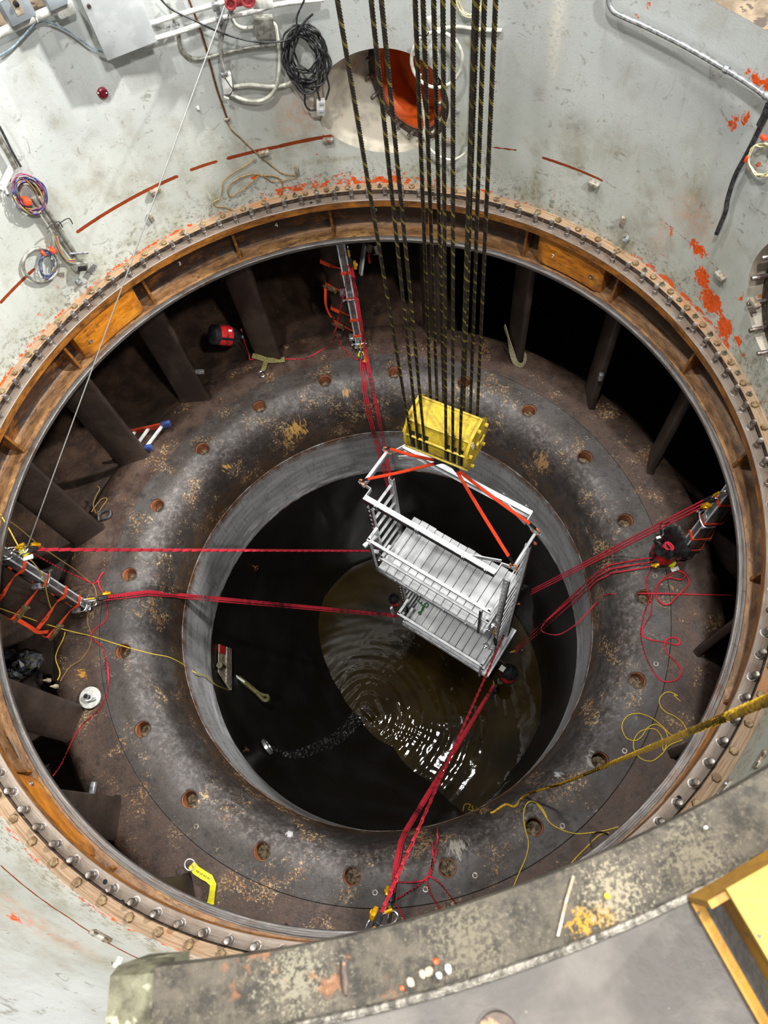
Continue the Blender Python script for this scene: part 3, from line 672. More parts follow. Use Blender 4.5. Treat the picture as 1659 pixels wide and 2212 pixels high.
# ------------------------------------------------------------------ spiral casing behind the vanes
kd = [-300, -295, -262, -225, -190, -150, -100, -40, 0, 30, 59, 60.5]; kr = [3.6, 1.16, 1.18, 1.3, 1.5, 1.8, 2.2, 2.8, 3.2, 3.5, 3.6, 3.6]
b = MB(); V = []; N = 300; m = 30
for i in range(N+1):
    a = 64-360*i/N; rho = float(np.interp(a, kd, kr)) if a <= 60.5 else 1.02
    rho = max(rho, 1.16); cc = math.sqrt(max(rho*rho-1.16**2, 0)); al = math.atan2(-1.16, -cc-1e-6)
    V.append(pol(4.12, a, -.17))
    for k in range(m+1):
        q = al+(-al-al)*k/m; V.append(pol(4.15+cc+rho*math.cos(q), a, 1.0+rho*math.sin(q)))
m += 1; b.add(V, [[i*(m+1)+k, (i+1)*(m+1)+k, (i+1)*(m+1)+k+1, i*(m+1)+k+1] for i in range(N) for k in range(m)])
b.build('wall_spiral_casing', MS['spiral'], angle=60, label='rough brown spiral casing behind the stay vanes', kind='structure')
# stay vanes
def vane_mesh():
    sec = [(0, -.026), (.010, -.038), (.04, -.044), (.14, -.050), (.28, -.052), (.40, -.045), (.44, -.02), (.44, .02), (.40, .045), (.28, .052), (.14, .050), (.04, .044), (.010, .038), (0, .026)]
    b = MB(); m = len(sec); zs = [(-.02, 1.25), (.03, 1.10), (.09, 1.02), (.2, 1.0), (1.9, 1.0), (2.02, 1.04), (2.145, 1.15)]; V = []
    for z, k in zs:
        for u, v in sec: V.append((u-(k-1)*.12*(1 if u < .2 else -.3), v*k, z))
    b.add(V, [[j*m+k, j*m+(k+1) % m, (j+1)*m+(k+1) % m, (j+1)*m+k] for j in range(len(zs)-1) for k in range(m)]+[[(len(zs)-1)*m+k for k in range(m)]]); return b.data('stay_vane', (0, 0, 0), (MS['vane'],), 50)
vm = vane_mesh()
VL = {5.8: 'stay vane on the right, standing two bays beyond the clamped right vane', 23.8: 'stay vane on the right with a small metal tab on its edge', 41.8: 'stay vane with a beige strap looped round its foot', 59.8: 'stay vane directly behind the wire ropes',
    77.8: 'far stay vane with aluminium channel strapped to its edge', 95.8: 'stay vane with an olive strap at its foot', 113.8: 'stay vane left of the hanging red and black rope bag', 131.8: 'stay vane with the ladder end lying at its foot', 149.8: 'stay vane above the upper left red ropes beside the rope knot',
    167.8: 'left stay vane with aluminium channel strapped to its edge', 185.8: 'stay vane beside the white round flange at the left', 203.8: 'stay vane at lower left carrying a small metal tab', 221.8: 'stay vane at lower left behind the yellow strap', 329.8: 'lone stay vane edge on the right below the clamped right vane', 347.8: 'right stay vane with aluminium channel strapped to its edge', 311.8: 'stay vane foot at lower right under the loose yellow cord'}
def vane_axes(a): r_, t_, z_ = radial(a+49); return r_, t_, z_
for a, lb in VL.items():
    P = pol(3.815, a, 0.0); place(vm, 'stay_vane', P, vane_axes(a), None, label=lb, cat='vane', group='stay vanes around the pit')
for a, o_ in ((239.8, 'first'), (257.8, 'second'), (275.8, 'third'), (293.8, 'fourth')): place(vm, 'stay_vane', pol(3.815, a, 0), vane_axes(a), None, label=f'{o_} stay vane right of the yellow strap, hidden under the near lip', cat='vane', group='stay vanes around the pit')

# ------------------------------------------------------------------ deck ring in the foreground
fg = thing('foreground_girder', pol(3.5, -85, 5.17), 'dirty grey curved steel girder in the foreground below the camera', 'girder')
b = MB(); b.rev([(3.125, 6.795), (3.132, 6.80), (3.20, 6.802), (3.236, 6.80), (3.24, 6.76), (3.22, 6.74), (3.125, 6.735)], -101.0, -52, 120, closed=True); b.build('inner_flange', MS['girder'], fg)
b = MB(); b.tube([pol(3.243, a, 6.802) for a in np.linspace(-101, -52, 100)], .008, 8); b.build('weld_seam', MS['weld'], fg)
b = MB(); b.rev([(3.245, 6.80), (4.05, 6.80), (4.05, 6.74), (3.245, 6.74)], -101.0, -52, 100, closed=True); b.build('deck_plate', MS['deck'], fg)
b = MB(); b.rev([(3.90, 6.745), (3.94, 6.745), (3.94, 5.17), (3.90, 5.17)], -101.0, -52, 60, closed=True); b.build('web_plate', MS['deck'], fg)
b = MB(); b.rev([(3.122, 6.76), (3.135, 6.79), (3.55, 6.79), (3.55, 6.60), (3.122, 6.60)], -102.6, -101.02, 4, closed=True); b.build('end_block', M('mossy_block', '5d5b48', '333021', 16, .8, 0, .6, 40, '8a8672', 20, .6), fg)

# ------------------------------------------------------------------ suspended aluminium platform
AZ = math.radians(-50); UA = np.array([math.cos(AZ), math.sin(AZ), 0]); UB = np.array([-UA[1], UA[0], 0]); UZ = np.array([0, 0, 1.0]); PO = np.array([.63, 1.74, 0])
def L(u, v, z): return PO+UA*u+UB*v+UZ*z
def mat_plank():
    t = NT('ribbed_aluminium_plank'); n = t.n.new('ShaderNodeVectorMath'); n.operation = 'DOT_PRODUCT'; t.lnk(t.co(), n.inputs[0]); n.inputs[1].default_value = tuple(UA)
    s = t.math('SINE', t.math('MULTIPLY', n.outputs['Value'], 2*PI/.0165)); base = t.mix(t.step(t.noise(5, 5), .4, .65), 'e8eaec', 'd2d4d6')
    base = t.mix(t.math('MULTIPLY', t.step(s, .55, .9), .55), base, '6f7174'); base = t.mix(t.math('MULTIPLY', t.step(t.noise(26, 5, .7), .66, .7), .6), base, '8a7f6a')
    t.bump(s, .3, .002); return t.out(base, .45, .08)
MT['plank'] = mat_plank()
pf = thing('suspended_platform', L(1.1, -.27, -5.78), 'two-deck aluminium work platform hanging over the water from orange slings', 'platform')
AX = (UA, UB, UZ)
def part(name, fn, m, parent=pf, **kw):
    b = MB(); fn(b); return b.build(name, m, parent, **kw)
MT['mill'] = M('mill_finish_aluminium', 'b9babc', '97989a', 9, .30, 1.0, .04, 40)
def channel2(name, p, q, ht, fl_, side, parent):
    o = part(name, lambda b: (lambda d, s: [b.beam(np.asarray(p)+s*fl_/2+UZ*k*(ht/2-.004), np.asarray(q)+s*fl_/2+UZ*k*(ht/2-.004), fl_, .008) for k in (-1, 1)])(0, norm(np.cross(norm(np.asarray(q)-np.asarray(p)), UZ))*side), MT['alu'], parent)
    part('beam_web', lambda b: b.beam(p, q, .008, ht-.017), MT['mill'], o); return o
def channel(b, p, q, ht, fl, th=.008, side=1, up=UZ):
    """C-channel from p to q; web vertical, flanges to one side"""
    d = norm(np.asarray(q)-np.asarray(p)); s = norm(np.cross(d, up))*side; p = np.asarray(p); q = np.asarray(q)
    b.beam(p, q, th, ht, up); b.beam(p+s*fl/2+up*(ht/2-th/2), q+s*fl/2+up*(ht/2-th/2), fl, th, up); b.beam(p+s*fl/2-up*(ht/2-th/2), q+s*fl/2-up*(ht/2-th/2), fl, th, up)
# decks
for z, u0, u1, v0, v1, n in ((-2.30, .14, 2.07, -.80, .26, 13), (-4.90, .45, 2.28, -.80, .24, 12)):
    w_ = (u1-u0)/n
    for i in range(n):
        o = random.uniform(-.012, .012); part('plank', lambda b: b.bbox(L(u0+w_*(i+.5), (v0+v1)/2+o, z-.018), (w_-.010, v1-v0, .036), AX, .004), MT['plank'])
    for v in (v0+.02, v1-.10, (v0+v1)/2): part('deck_beam', lambda b: channel(b, L(u0-.03, v, z-.085), L(u1+.02, v, z-.085), .09, .05, .008, 1), MT['mill'])
    for u in (u0, u1): part('deck_end_beam', lambda b: channel(b, L(u, v0, z-.085), L(u, v1, z-.085), .07, .04), MT['alu'])
# end frames: posts and rungs
def post(u, v, z0, z1, holes=False, m='alu'):
    o = part('post', lambda b: (channel(b, L(u, v, z0), L(u, v, z1), .085, .045, .007, 1, UA), b.beam(L(u, v-.002, z0), L(u, v-.002, z1), .004, .085, UA)), MT[m])
    if holes:
        z = z1-.08
        while z > z0+.05:
            for sv in (-1, 1): part('slot', lambda b: b.box(L(u, v+sv*.0065-.001, z), (.03, .003, .045), AX), MT['paint_white'] if sv < 0 else MT['dark'], o)
            z -= .1525
    return o
def frame_end(u, z0, z1, ztop, front='mill', n=99, rw=.046):
    post(u, -.55, z0, z1, True, front); post(u, 0.0, z0, z1+.0, False, 'alu'); z = ztop
    while z > z0+.08 and n > 0: part('rung', lambda b: b.bbox(L(u, -.275, z), (rw, .53, .022), AX, .006), MT['alu']); z -= .305; n -= 1
frame_end(0.0, -3.45, -.70, -.86); frame_end(.30, -5.72, -3.10, -3.30); frame_end(2.20, -5.78, -.42, -.60, rw=.019)
part('sling_leg', lambda b: (b.tube([L(2.24, .05, -.30), L(2.25, .07, -1.5), L(2.25, .06, -2.9)], .012, 8), b.tube([L(2.24, .03, -2.9), L(2.25, .05, -4.1), L(2.24, .03, -5.2)], .012, 8)), MT['black'])
# rigging frame on top
zt = -.10
channel2('spreader_beam', L(.08, -.69, zt), L(2.08, -.69, zt), .12, .07, -1, pf); channel2('spreader_beam', L(.10, .30, zt), L(2.06, .32, zt), .12, .07, 1, pf)
part('cross_beam', lambda b: b.bbox(L(-.05, -.215, zt), (.045, .60, .10), AX, .006), MT['alu'])
part('cross_beam', lambda b: b.tube([L(2.23, -.49, zt), L(2.23, .10, zt)], .022, 10), MT['alu'])
for pts in ([(-.05, -.49), (.08, -.50), (.08, -.66)], [(-.05, .09), (.03, .16), (.10, .30)], [(2.23, -.47), (2.08, -.50), (2.08, -.66)], [(2.23, .09), (2.06, .17), (2.06, .32)], [(1.62, -.64), (2.06, -.47)], [(1.60, .30), (2.06, .14)], [(.42, .30), (.12, .10)]):
    part('brace', lambda b: [b.beam(L(*p, zt), L(*q, zt), .012, .085) for p, q in zip(pts[:-1], pts[1:])], MT['alu'])
for u in (.28, .92, 1.62, 1.95):
    for v in (-.70, .34): part('bolt', lambda b: (b.tube([L(u, v, zt-.07), L(u, v, zt+.06)], .007, 8), b.hexa(L(u, v, zt+.05), UZ, .014, .012), b.tube([L(u+.025, v, zt-.07), L(u+.025, v, zt+.055)], .006, 8)), MT['galv'])
for u, v in ((-.05, -.50), (-.05, .08), (2.23, -.48), (2.23, .09)):
    o = part('shackle', lambda b: (b.tube(smooth_path([L(u-.04, v, zt+.03), L(u-.045, v, zt+.10), L(u, v, zt+.14), L(u+.045, v, zt+.10), L(u+.04, v, zt+.03)], 5), .013, 8), b.ell(L(u-.04, v, zt+.03), (.024, .024, .024)), b.ell(L(u+.04, v, zt+.03), (.024, .024, .024))), MT['shackle'])
    part('pin', lambda b: b.tube([L(u-.075, v, zt+.03), L(u+.075, v, zt+.03)], .012, 8), MT['teal'], o)
for z in (-.36, -2.95): part('shackle', lambda b: (b.ell(L(2.25, .07, z), (.035, .02, .04), AX), b.ell(L(2.27, .09, z-.05), (.02, .02, .03))), MT['shackle'])
# guard rails on the front side of both decks
def rail(z, u0, u1, v, back, m='alu'):
    part('guard_rail', lambda b: (b.beam(L(u0, v, z), L(u1, v, z), .045, .045), b.beam(L(u0+.02, v, z), L(u0+.02, back, z), .045, .045), b.beam(L(u1-.02, v, z), L(u1-.02, back, z), .045, .045)), MT[m])
rail(-1.30, .05, 2.14, -.78, -.55); rail(-1.72, .25, 2.15, -.80, -.56); rail(-4.10, .42, 2.20, -.88, -.56); rail(-4.50, .50, 2.22, -.86, -.56)
part('rail_arm', lambda b: b.beam(L(-.05, -.80, -1.66), L(.03, -.52, -1.66), .06, .05), MT['alu']); part('rail_arm', lambda b: b.beam(L(-.1, -.66, -2.22), L(.03, -.60, -2.22), .06, .05), MT['alu'])
for u in (.12, 2.02):
    part('rail_post', lambda b: b.beam(L(u, -.815, -2.42), L(u, -.815, -1.28), .05, .035, UA), MT['alu_dark']); part('rail_post', lambda b: b.beam(L(u+.15, -.86, -5.0), L(u+.15, -.86, -4.08), .05, .035, UA), MT['alu'])
for u, v, z in ((.06, -.62, -2.40), (2.10, -.70, -2.42), (.32, -.62, -5.0), (2.12, -.66, -3.55), (2.18, -.72, -5.02), (2.16, -.60, -2.40)):
    part('clamp', lambda b: (b.bbox(L(u, v, z), (.07, .07, .07), AX, .012), b.tube([L(u-.06, v-.01, z), L(u+.06, v-.01, z)], .012, 8), b.hexa(L(u, v-.03, z), -UB, .022, .03)), MT['galv'])
for z, v, us in ((-2.36, -.815, (.5, .95, 1.4, 1.8)), (-4.98, -.815, (.8, 1.1, 1.5, 1.9, 2.1))):
    for u in us: part('bolt', lambda b: (b.tube([L(u, v-.02, z-.05), L(u, v-.02, z+.05)], .008, 8), b.hexa(L(u, v-.02, z+.045), UZ, .016, .014)), MT['galv'])
# slings to the hook
HK = atz(966, 1000, 1.14)
sl = [(-.05, -.50, (940, 1001), 'lower left'), (-.05, .08, (938, 994), 'upper left'), (2.23, -.48, (986, 1017), 'lower right'), (2.23, .09, (990, 1017), 'upper right')]
for u, v, (px, py), wh in sl:
    A = L(u, v, zt+.14); B = atz(px, py, 1.08); d = norm(B-A); rt = thing('lifting_sling', A, f'orange round sling running from the yellow block to the {wh} platform corner', 'sling', 'orange slings under the hook block')
    C1 = A+(B-A)*.10; b = MB(); s_, u_ = frame(d); b.tube(smooth_path([C1+s_*.008, (C1+B)/2+s_*.010-UZ*.02, B+s_*.006], 10), .014, 8); b.tube(smooth_path([C1-s_*.010, (C1+B)/2-s_*.009-UZ*.02, B-s_*.006], 10), .013, 8); b.build('sling_band', MT['sling'], rt)
    b = MB(); b.tube([A-UZ*.02, C1], .019, 8); b.build('edge_sleeve', MT['black'], rt)
    b = MB(); b.tube(smooth_path([B, B+(HK-B)*.5+UZ*.03, HK+UZ*.0], 6), .022, 8); b.build('eye_sleeve', MT['rubber'], rt)

# ------------------------------------------------------------------ yellow hook block and wire ropes
BA = math.radians(-43.5); KA = np.array([math.cos(BA), math.sin(BA), 0]); KB = np.array([-KA[1], KA[0], 0]); BC = atz(962, 932, 1.72); BX = (KA, KB, UZ)
def K(s, v, z): return BC+KA*s+KB*v+UZ*z
hb = thing('hook_block', K(0, 0, -.62), 'yellow crane hook block with black sheaves above the platform', 'hook block')
cs = [(-.15, .235), (.15, .235), (.235, .06), (.235, -.17), (.16, -.22), (-.16, -.22), (-.225, -.17), (-.225, .06)]
part('housing', lambda b: b.prism([K(-.345, v, z) for v, z in cs][::-1], KA*.69), MT['yellow'], hb)
for s in (-.375, .345):
    pl = [(-.13, .30), (.13, .30), (.25, .16), (.27, -.10), (.17, -.30), (-.17, -.30), (-.27, -.10), (-.25, .16)]
    part('cheek_plate', lambda b: b.prism([K(s, v, z) for v, z in pl][::-1], KA*.03), MT['yellow'], hb)
for v, z in ((-.155, .245), (.155, .245), (-.238, .07), (-.245, -.18)): part('tie_rod', lambda b: b.tube([K(-.38, v, z), K(.38, v, z)], .014, 8), MT['yellow'], hb)
for v, z in ((0, .26), (-.2, .05), (.2, .1), (-.14, -.24), (.14, -.2), (.0, -.02)):
    for s in (.375, -.375):
        if s > 0 or v < 0: part('nut', lambda b: b.hexa(K(s, v, z), KA*np.sign(s), .022 if (v or z > 0) else .05, .035), MT['yellow'], hb)
part('pin_keeper', lambda b: (b.bbox(K(.395, .06, -.02), (.02, .16, .045), BX, .005), b.bbox(K(.395, -.03, .03), (.03, .06, .10), BX, .01)), MT['yellow'], hb)
for z in (.14, -.12): part('white_label', lambda b: b.box(K(.377, -.12 if z > 0 else .04, z), (.004, .05, .15), (KA, norm(KB*.9+UZ*.3), norm(UZ*.95-KB*.3))), MT['paint_white'], hb)
FS, BS = [-.285, -.205, -.125, .125, .205, .285], [-.27, -.19, -.11, .12, .20, .28]
for s in FS: part('sheave', lambda b: b.lathe(K(s-.020, -.04, -.05), KA, [(.04, 0), (.205, 0), (.185, .012), (.175, .020), (.185, .028), (.205, .040), (.04, .040)], 40), MT['rubber'], hb)
for s in FS:
    fz = lambda z: -.15-(.235-z)/(.175)*.075 if z > .06 else -.225
    part('rope_slot', lambda b: (b.prism([K(s-.027, -.231, .06), K(s+.027, -.231, .06), K(s+.027, -.231, -.165), K(s-.027, -.231, -.165)], KB*.02), b.prism([K(s-.027, -.235, .06), K(s+.027, -.235, .06), K(s+.027, -.206, .118), K(s-.027, -.206, .118)], KB*.01)), MT['dark'], hb)
    part('rope_slot', lambda b: (b.prism([K(s-.020, .20, .07), K(s+.020, .20, .07), K(s+.020, .239, -.1), K(s-.020, .239, -.1)], KB*.004)), MT['dark'], hb)
for s in FS: part('sheave_rim', lambda b: b.tube([K(s+.0, -.04+.215*math.cos(a), -.05+.215*math.sin(a)) for a in np.linspace(PI*.80, PI*1.25, 12)], .013, 8), MT['rubber'], hb)
part('hook_shank', lambda b: (b.cyl(K(0, 0, -.20), K(0, 0, -.42), .07, .055, 16), b.bbox(K(0, 0, -.24), (.22, .26, .10), BX, .02)), MT['rubber'], hb)
part('hook', lambda b: b.tube(smooth_path([K(0, 0, -.40), K(.0, .0, -.47), K(.09, .0, -.52), K(.10, .0, -.61), K(.0, .0, -.67), K(-.10, .0, -.61), K(-.12, 0, -.53)], 6), .035, 10), MT['silver'], hb)
t = NT('greasy_wire_rope'); col_ = t.n.new('ShaderNodeAttribute'); col_.attribute_name = 'strand'; t.out(t.mix(col_.outputs['Fac'], t.mix(t.noise(60, 3), '191510', '2a231a'), t.mix(t.step(t.noise(5, 3), .42, .6), '3d351c', '7a6c28')), .42, .35); MT['cable'] = t.m
tops = [(729, -.285, -1), (802, -.205, -1), (824, -.125, -1), (957, .125, -1), (979, .205, -1), (1026, .285, -1), (897, -.27, 1), (914, -.19, 1), (937, -.11, 1), (1031, .12, 1), (1047, .20, 1), (1071, .28, 1)]
names = ['first', 'second', 'third', 'fourth', 'fifth', 'sixth', 'seventh', 'eighth', 'ninth', 'tenth', 'eleventh', 'twelfth']; order = sorted(range(12), key=lambda i: tops[i][0])
for i, (px, s, sd) in enumerate(tops):
    A = K(s, -.245 if sd < 0 else .20, -.06 if sd < 0 else .04); T = atz(px, 0, 6.0); B = A+(T-A)*1.55
    if sd < 0: pts = [K(s, -.215, -.16), A]
    else: pts = [A]
    n = 520; b = MB(); path = pts+[A+(B-A)*k/n for k in range(1, n+1)]; b.tube(path, .0165, 12, lobes=6, twist=2*PI/.11, cap=True)
    me_ = None; o = b.build('wire_rope', MT['cable'], label=f'greasy twisted steel wire rope, {names[order.index(i)]} from the left of the crane ropes', cat='wire rope', group='crane wire ropes', angle=75)
    nv = len(o.data.vertices); k = np.arange(nv) % 12; val = ((k == 2) | (k == 3)).astype(float); a_ = o.data.attributes.new('strand', 'FLOAT', 'POINT'); a_.data.foreach_set('value', val)

# ------------------------------------------------------------------ ropes, tackles, clamps and bags
def crop(ox, oy, k, pts): return [(ox+x*k, oy+y*k) for x, y in pts]
def dense(pts, n, h):
    out = []
    for (a, b), (c, d) in zip(pts[:-1], pts[1:]): out += [onfloor(a+(c-a)*k/n, b+(d-b)*k/n, h) for k in range(n)]
    return out+[onfloor(*pts[-1], h)]
def fl(pts, h=.012): return [onfloor(x, y, h) for x, y in pts]
def cord(name, pts, r, m, label, cat='cord', group=None, n=6, lobes=0, closed=False):
    b = MB(); b.tube(smooth_path(pts, n, closed), r, 8 if not lobes else 9, lobes=lobes, twist=2*PI/.06 if lobes else 0, closed=closed)
    return b.build(name, m, label=label, cat=cat, group=group, angle=80)
RR = .011
def pulley(root, P, d, gold=True):
    d = norm(d); s_, u_ = frame(d); ax = (d, s_, u_)
    b = MB(); b.bbox(P, (.12, .03, .08), ax, .012); b.bbox(P, (.10, .055, .05), ax, .012); b.build('pulley', MT['black'], root)
    if gold: b = MB(); b.bbox(P+d*.05-s_*.05, (.10, .04, .06), ax, .014); b.lathe(P+d*.05-s_*.07, -s_, [(0, .012), (.022, .012), (.026, 0)], 12); b.build('rope_grab', MT['gold'], root)
    q = P-d*.15; b = MB(); b.tube(smooth_path([q+d*.09, q+d*.06+u_*.03, q-d*.06+u_*.03, q-d*.09, q-d*.06-u_*.03, q+d*.06-u_*.03], 5, True), .009, 8, closed=True); b.build('carabiner', MT['silver'], root)
    b = MB(); b.tube([q-d*.03+u_*.03, q+d*.05+u_*.03], .014, 8); b.build('carabiner_gate', MT['gold'], root)
def tackle(label, pts, n, spread=.022, sag=0.0, ends=(True, False), rr=RR):
    if len(pts) > 2: e, B = pts[-2], pts[-1]; pts = list(pts[:-1])+[e+(B-e)*f for f in (.04, .12, .35, .7)]+[B]
    A, B = pts[0], pts[-1]; root = thing('rope_tackle', A, label, 'rope tackle', 'red rope tackles steadying the platform')
    for i in range(n):
        o = (i-(n-1)/2)*spread; P = []
        for k, p in enumerate(pts):
            d = norm(pts[min(k+1, len(pts)-1)]-pts[max(k-1, 0)]); s_ = norm(np.cross(d, UZ)); f = 1.0 if k not in (0, len(pts)-1) else .8
            P.append(p+s_*o*f+UZ*(.012*((i*7) % 3-1)))
        b = MB(); path = smooth_path(P, 10) if len(P) > 2 else [P[0]+(P[1]-P[0])*t-UZ*sag*4*t*(1-t) for t in np.linspace(0, 1, 40)]
        b.tube(path, rr, 9, lobes=3, twist=2*PI/.10); b.build('rope_line', MT['rope_red'], root, angle=80)
    if ends[0]: pulley(root, A, pts[1]-A)
    if ends[1]: pulley(root, B, pts[-2]-B, False)
    return root
tackle('red rope tackle running level from the upper left anchor to the platform', [atz(68, 1187, 1.95), atz(803, 1190, -2.2)], 3, .024, rr=.0095)
tackle('red rope tackle from the left clamped vane foot over the throat edge', [atz(222, 1292, .15)]+dense([(270, 1286), (320, 1280), (383, 1286)], 5, .04)+[atz(858, 1330, -4.6)], 4, .022, rr=.0095)
tackle('red rope tackle coming down the far clamped vane to the platform ladder', [atz(757, 566, 1.80), atz(791, 768, .35), atz(810, 862, -.05), L(0.0, .03, -1.9)], 3, .020, rr=.009)
tackle('red rope tackle starting at the yellow pulley at the foot of the far vane', [atz(781, 770, .12)]+dense([(784, 800), (789, 850), (796, 892)], 4, .04)+[L(.12, .03, -4.6)], 3, .026, rr=.009)
tackle('red rope tackle from the top of the right clamped vane to the upper deck', [atz(1534, 1080, 1.85), atz(1148, 1279, -2.2)], 3, .046, rr=.0095)
tackle('slack red rope tackle from the foot of the right clamped vane to the lower deck', [atz(1424, 1211, .14)]+dense([(1375, 1219), (1320, 1229), (1290, 1246)], 5, .05)+[atz(1112, 1407, -4.7)], 3, .055)
tackle('red rope tackle rising from the near lip to the front post of the platform', [atz(816, 1990, 2.12), atz(1088, 1372, -3.0)], 3, .013, rr=.009)
tackle('red rope tackle from the near floor bending over the throat edge to the lower deck', [atz(846, 1938, .15)]+dense([(856, 1870), (866, 1820), (876, 1796)], 4, .05)+[atz(1067, 1480, -5.0)], 4, .016, rr=.0095)
for (P, d) in ((L(2.24, .06, -2.18), (atz(1534, 1080, 1.85)-L(2.24, .06, -2.18))), (atz(1112, 1407, -4.7), (1, -.2, .4)), (L(2.2, -.6, -2.95), (-.2, -1, .4)), (atz(1067, 1480, -5.0), (-.2, -1, .6))):
    root = thing('snap_hook', P, {0: 'steel snap hook on the back corner of the upper deck', 1: 'steel snap hook on the back corner of the lower deck', 2: 'steel snap hook with gold gate on the slotted front post', 3: 'steel snap hook beside the black and red bag under the platform'}[len([o for o in bpy.data.objects if o.name.startswith('snap_hook')])], 'snap hook', 'snap hooks on the platform'); pulley(root, np.asarray(P)+norm(d)*.12, d, False)
# loose ends of red rope
A1 = [(1421, 1204), (1404, 1233), (1395, 1257), (1400, 1279), (1407, 1305), (1404, 1330), (1390, 1354), (1387, 1366), (1392, 1376), (1409, 1383), (1435, 1387), (1460, 1393), (1469, 1387), (1460, 1377), (1442, 1380), (1436, 1390), (1442, 1412), (1463, 1433), (1472, 1451), (1463, 1467), (1442, 1473), (1424, 1466), (1406, 1442), (1391, 1405), (1384, 1369), (1388, 1339), (1396, 1313), (1413, 1277), (1433, 1250), (1452, 1238), (1459, 1231), (1471, 1211)]
cord('loose_rope', fl(A1), RR, MT['rope_red'], 'loose red rope lying in long loops below the right rope bag', 'rope', None, 6, 3)
B1 = [(1459, 1228), (1476, 1236), (1480, 1245), (1469, 1252), (1447, 1248), (1428, 1255), (1418, 1269), (1419, 1291), (1433, 1305), (1447, 1304), (1459, 1291), (1476, 1277), (1488, 1260), (1483, 1243), (1466, 1233), (1460, 1224)]
cord('loose_rope', fl(B1, .03), RR, MT['rope_red'], 'short figure of red rope beside the yellow tag on the right', 'rope', None, 6, 3)
cord('loose_rope', fl([(1584, 1286), (1500, 1284), (1410, 1282), (1325, 1283), (1303, 1287), (1290, 1300)])+[atz(1245, 1348, -1.0), atz(1205, 1371, -1.5), atz(1172, 1364, -1.7), atz(1176, 1346, -1.8), atz(1215, 1310, -1.5), atz(1250, 1282, -1.0)], RR*.85, MT['rope_red'], 'single red rope crossing the right floor and looping into the throat', 'rope', None, 8, 3)
c1 = crop(0, 1050, .2532, [(260, 565), (400, 640), (550, 720), (700, 790), (790, 830), (830, 810), (860, 760), (885, 732)])
zs = [1.85, 1.35, .8, .3, .02, .02, .02, .02]; cord('loose_rope', [atz(x, y, z) for (x, y), z in zip(c1, zs)], RR, MT['rope_red'], 'red rope tail drooping from the upper left pulley to the floor', 'rope', None, 6, 3)
cord('loose_rope', fl(crop(0, 1050, .2532, [(838, 812), (850, 860), (884, 922), (900, 985), (920, 1080), (890, 1160), (810, 1220), (780, 1290), (880, 1380), (905, 1480), (918, 1600)])+crop(0, 1400, .3014, [(770, 100), (776, 250), (760, 360), (700, 450), (600, 540), (540, 620), (490, 720), (440, 830), (380, 915)])), RR, MT['rope_red'], 'long red rope winding over the left floor past the white flange', 'rope', None, 6, 3)
cord('loose_rope', [atR(521, 712, 4.02), atz(527, 735, .25), atz(538, 765, .06)]+fl([(541, 777), (560, 772), (590, 774), (640, 776), (665, 772), (700, 752), (718, 735)])+[atz(722, 715, .2)], RR*.9, MT['rope_red'], 'red rope running from the hanging bag along the far floor', 'rope', None, 6, 3)
cord('loose_rope', [atz(728, 725, .12)]+fl([(733, 738), (748, 760), (770, 776), (781, 772)]), RR*.9, MT['rope_red'], 'short red rope drooping to the yellow pulley at the far vane', 'rope', None, 6, 3)
cord('loose_rope', [atz(752, 572, 1.8), atz(745, 622, 1.3), atz(732, 682, .7), atz(724, 718, .35)], RR*.9, MT['rope_red'], 'red rope slanting across the straps of the far clamped vane', 'rope', None, 6, 3)
J = onfloor(922, 1897, .03)
for pts, lb in (([(850, 1905), (880, 1906), (905, 1904), (920, 1897), (932, 1870), (936, 1820), (938, 1776)], 'red rope joining the knot on the near floor and rising left over the edge'), ([(855, 1942), (880, 1928), (918, 1902), (934, 1878), (944, 1830), (946, 1790), (950, 1773)], 'red rope from the gold grab through the near knot over the edge'), ([(921, 1899), (930, 1930), (950, 1962), (966, 1990)], 'red rope tail leaving the near knot toward the girder, left one'), ([(928, 1893), (950, 1908), (980, 1945), (1003, 1975)], 'red rope tail leaving the near knot toward the girder, right one'), ([(856, 1952), (868, 1975), (884, 2003)], 'short red rope tail below the gold grab at the near lip')):
    cord('loose_rope', fl(pts, .035), RR, MT['rope_red'], lb, 'rope', None, 6, 3)
# yellow and brown cords
c = crop(0, 1050, .2532, [(-60, 160), (0, 240), (80, 370), (150, 500), (210, 590), (290, 660), (370, 780), (400, 920), (440, 1050), (530, 1150), (555, 1220), (540, 1300), (490, 1400), (475, 1480), (512, 1590), (490, 1655)])
zs = [2.35, 2.25, 2.15, 2.05, 1.95, 1.75, 1.35, .95, .55, .2, .03]; P = [atz(x, y, z) for (x, y), z in zip(c, zs)]+fl(c[11:], .01)
cord('thin_cord', P, .007, MT['rope_yel'], 'yellow cord falling from the lip past the left yellow pulley', 'cord')
c = crop(0, 1050, .2532, [(0, 1045), (200, 1112), (400, 1180), (590, 1235), (780, 1280), (900, 1318), (1100, 1380), (1300, 1432), (1440, 1460), (1560, 1520), (1659, 1590)]); P = [atz(c[0][0], c[0][1], 1.5), atz(c[1][0], c[1][1], .9), atz(c[2][0], c[2][1], .4), atz(c[3][0], c[3][1], .12)]+fl(c[4:], .01)
c = crop(380, 1300, .42, [(160, 385), (210, 430), (280, 460), (320, 510), (375, 520), (385, 560), (420, 573), (437, 565), (450, 590), (440, 600), (430, 572)]); P = P[:-1]+fl([(412, 1447)], .06)+[atR(x, y, 2.74) for x, y in [(424, 1454), (434, 1458)]+c]
cord('thin_cord', P, .0065, MT['rope_yel'], 'yellow cord crossing the left floor and hanging knotted in the throat', 'cord')
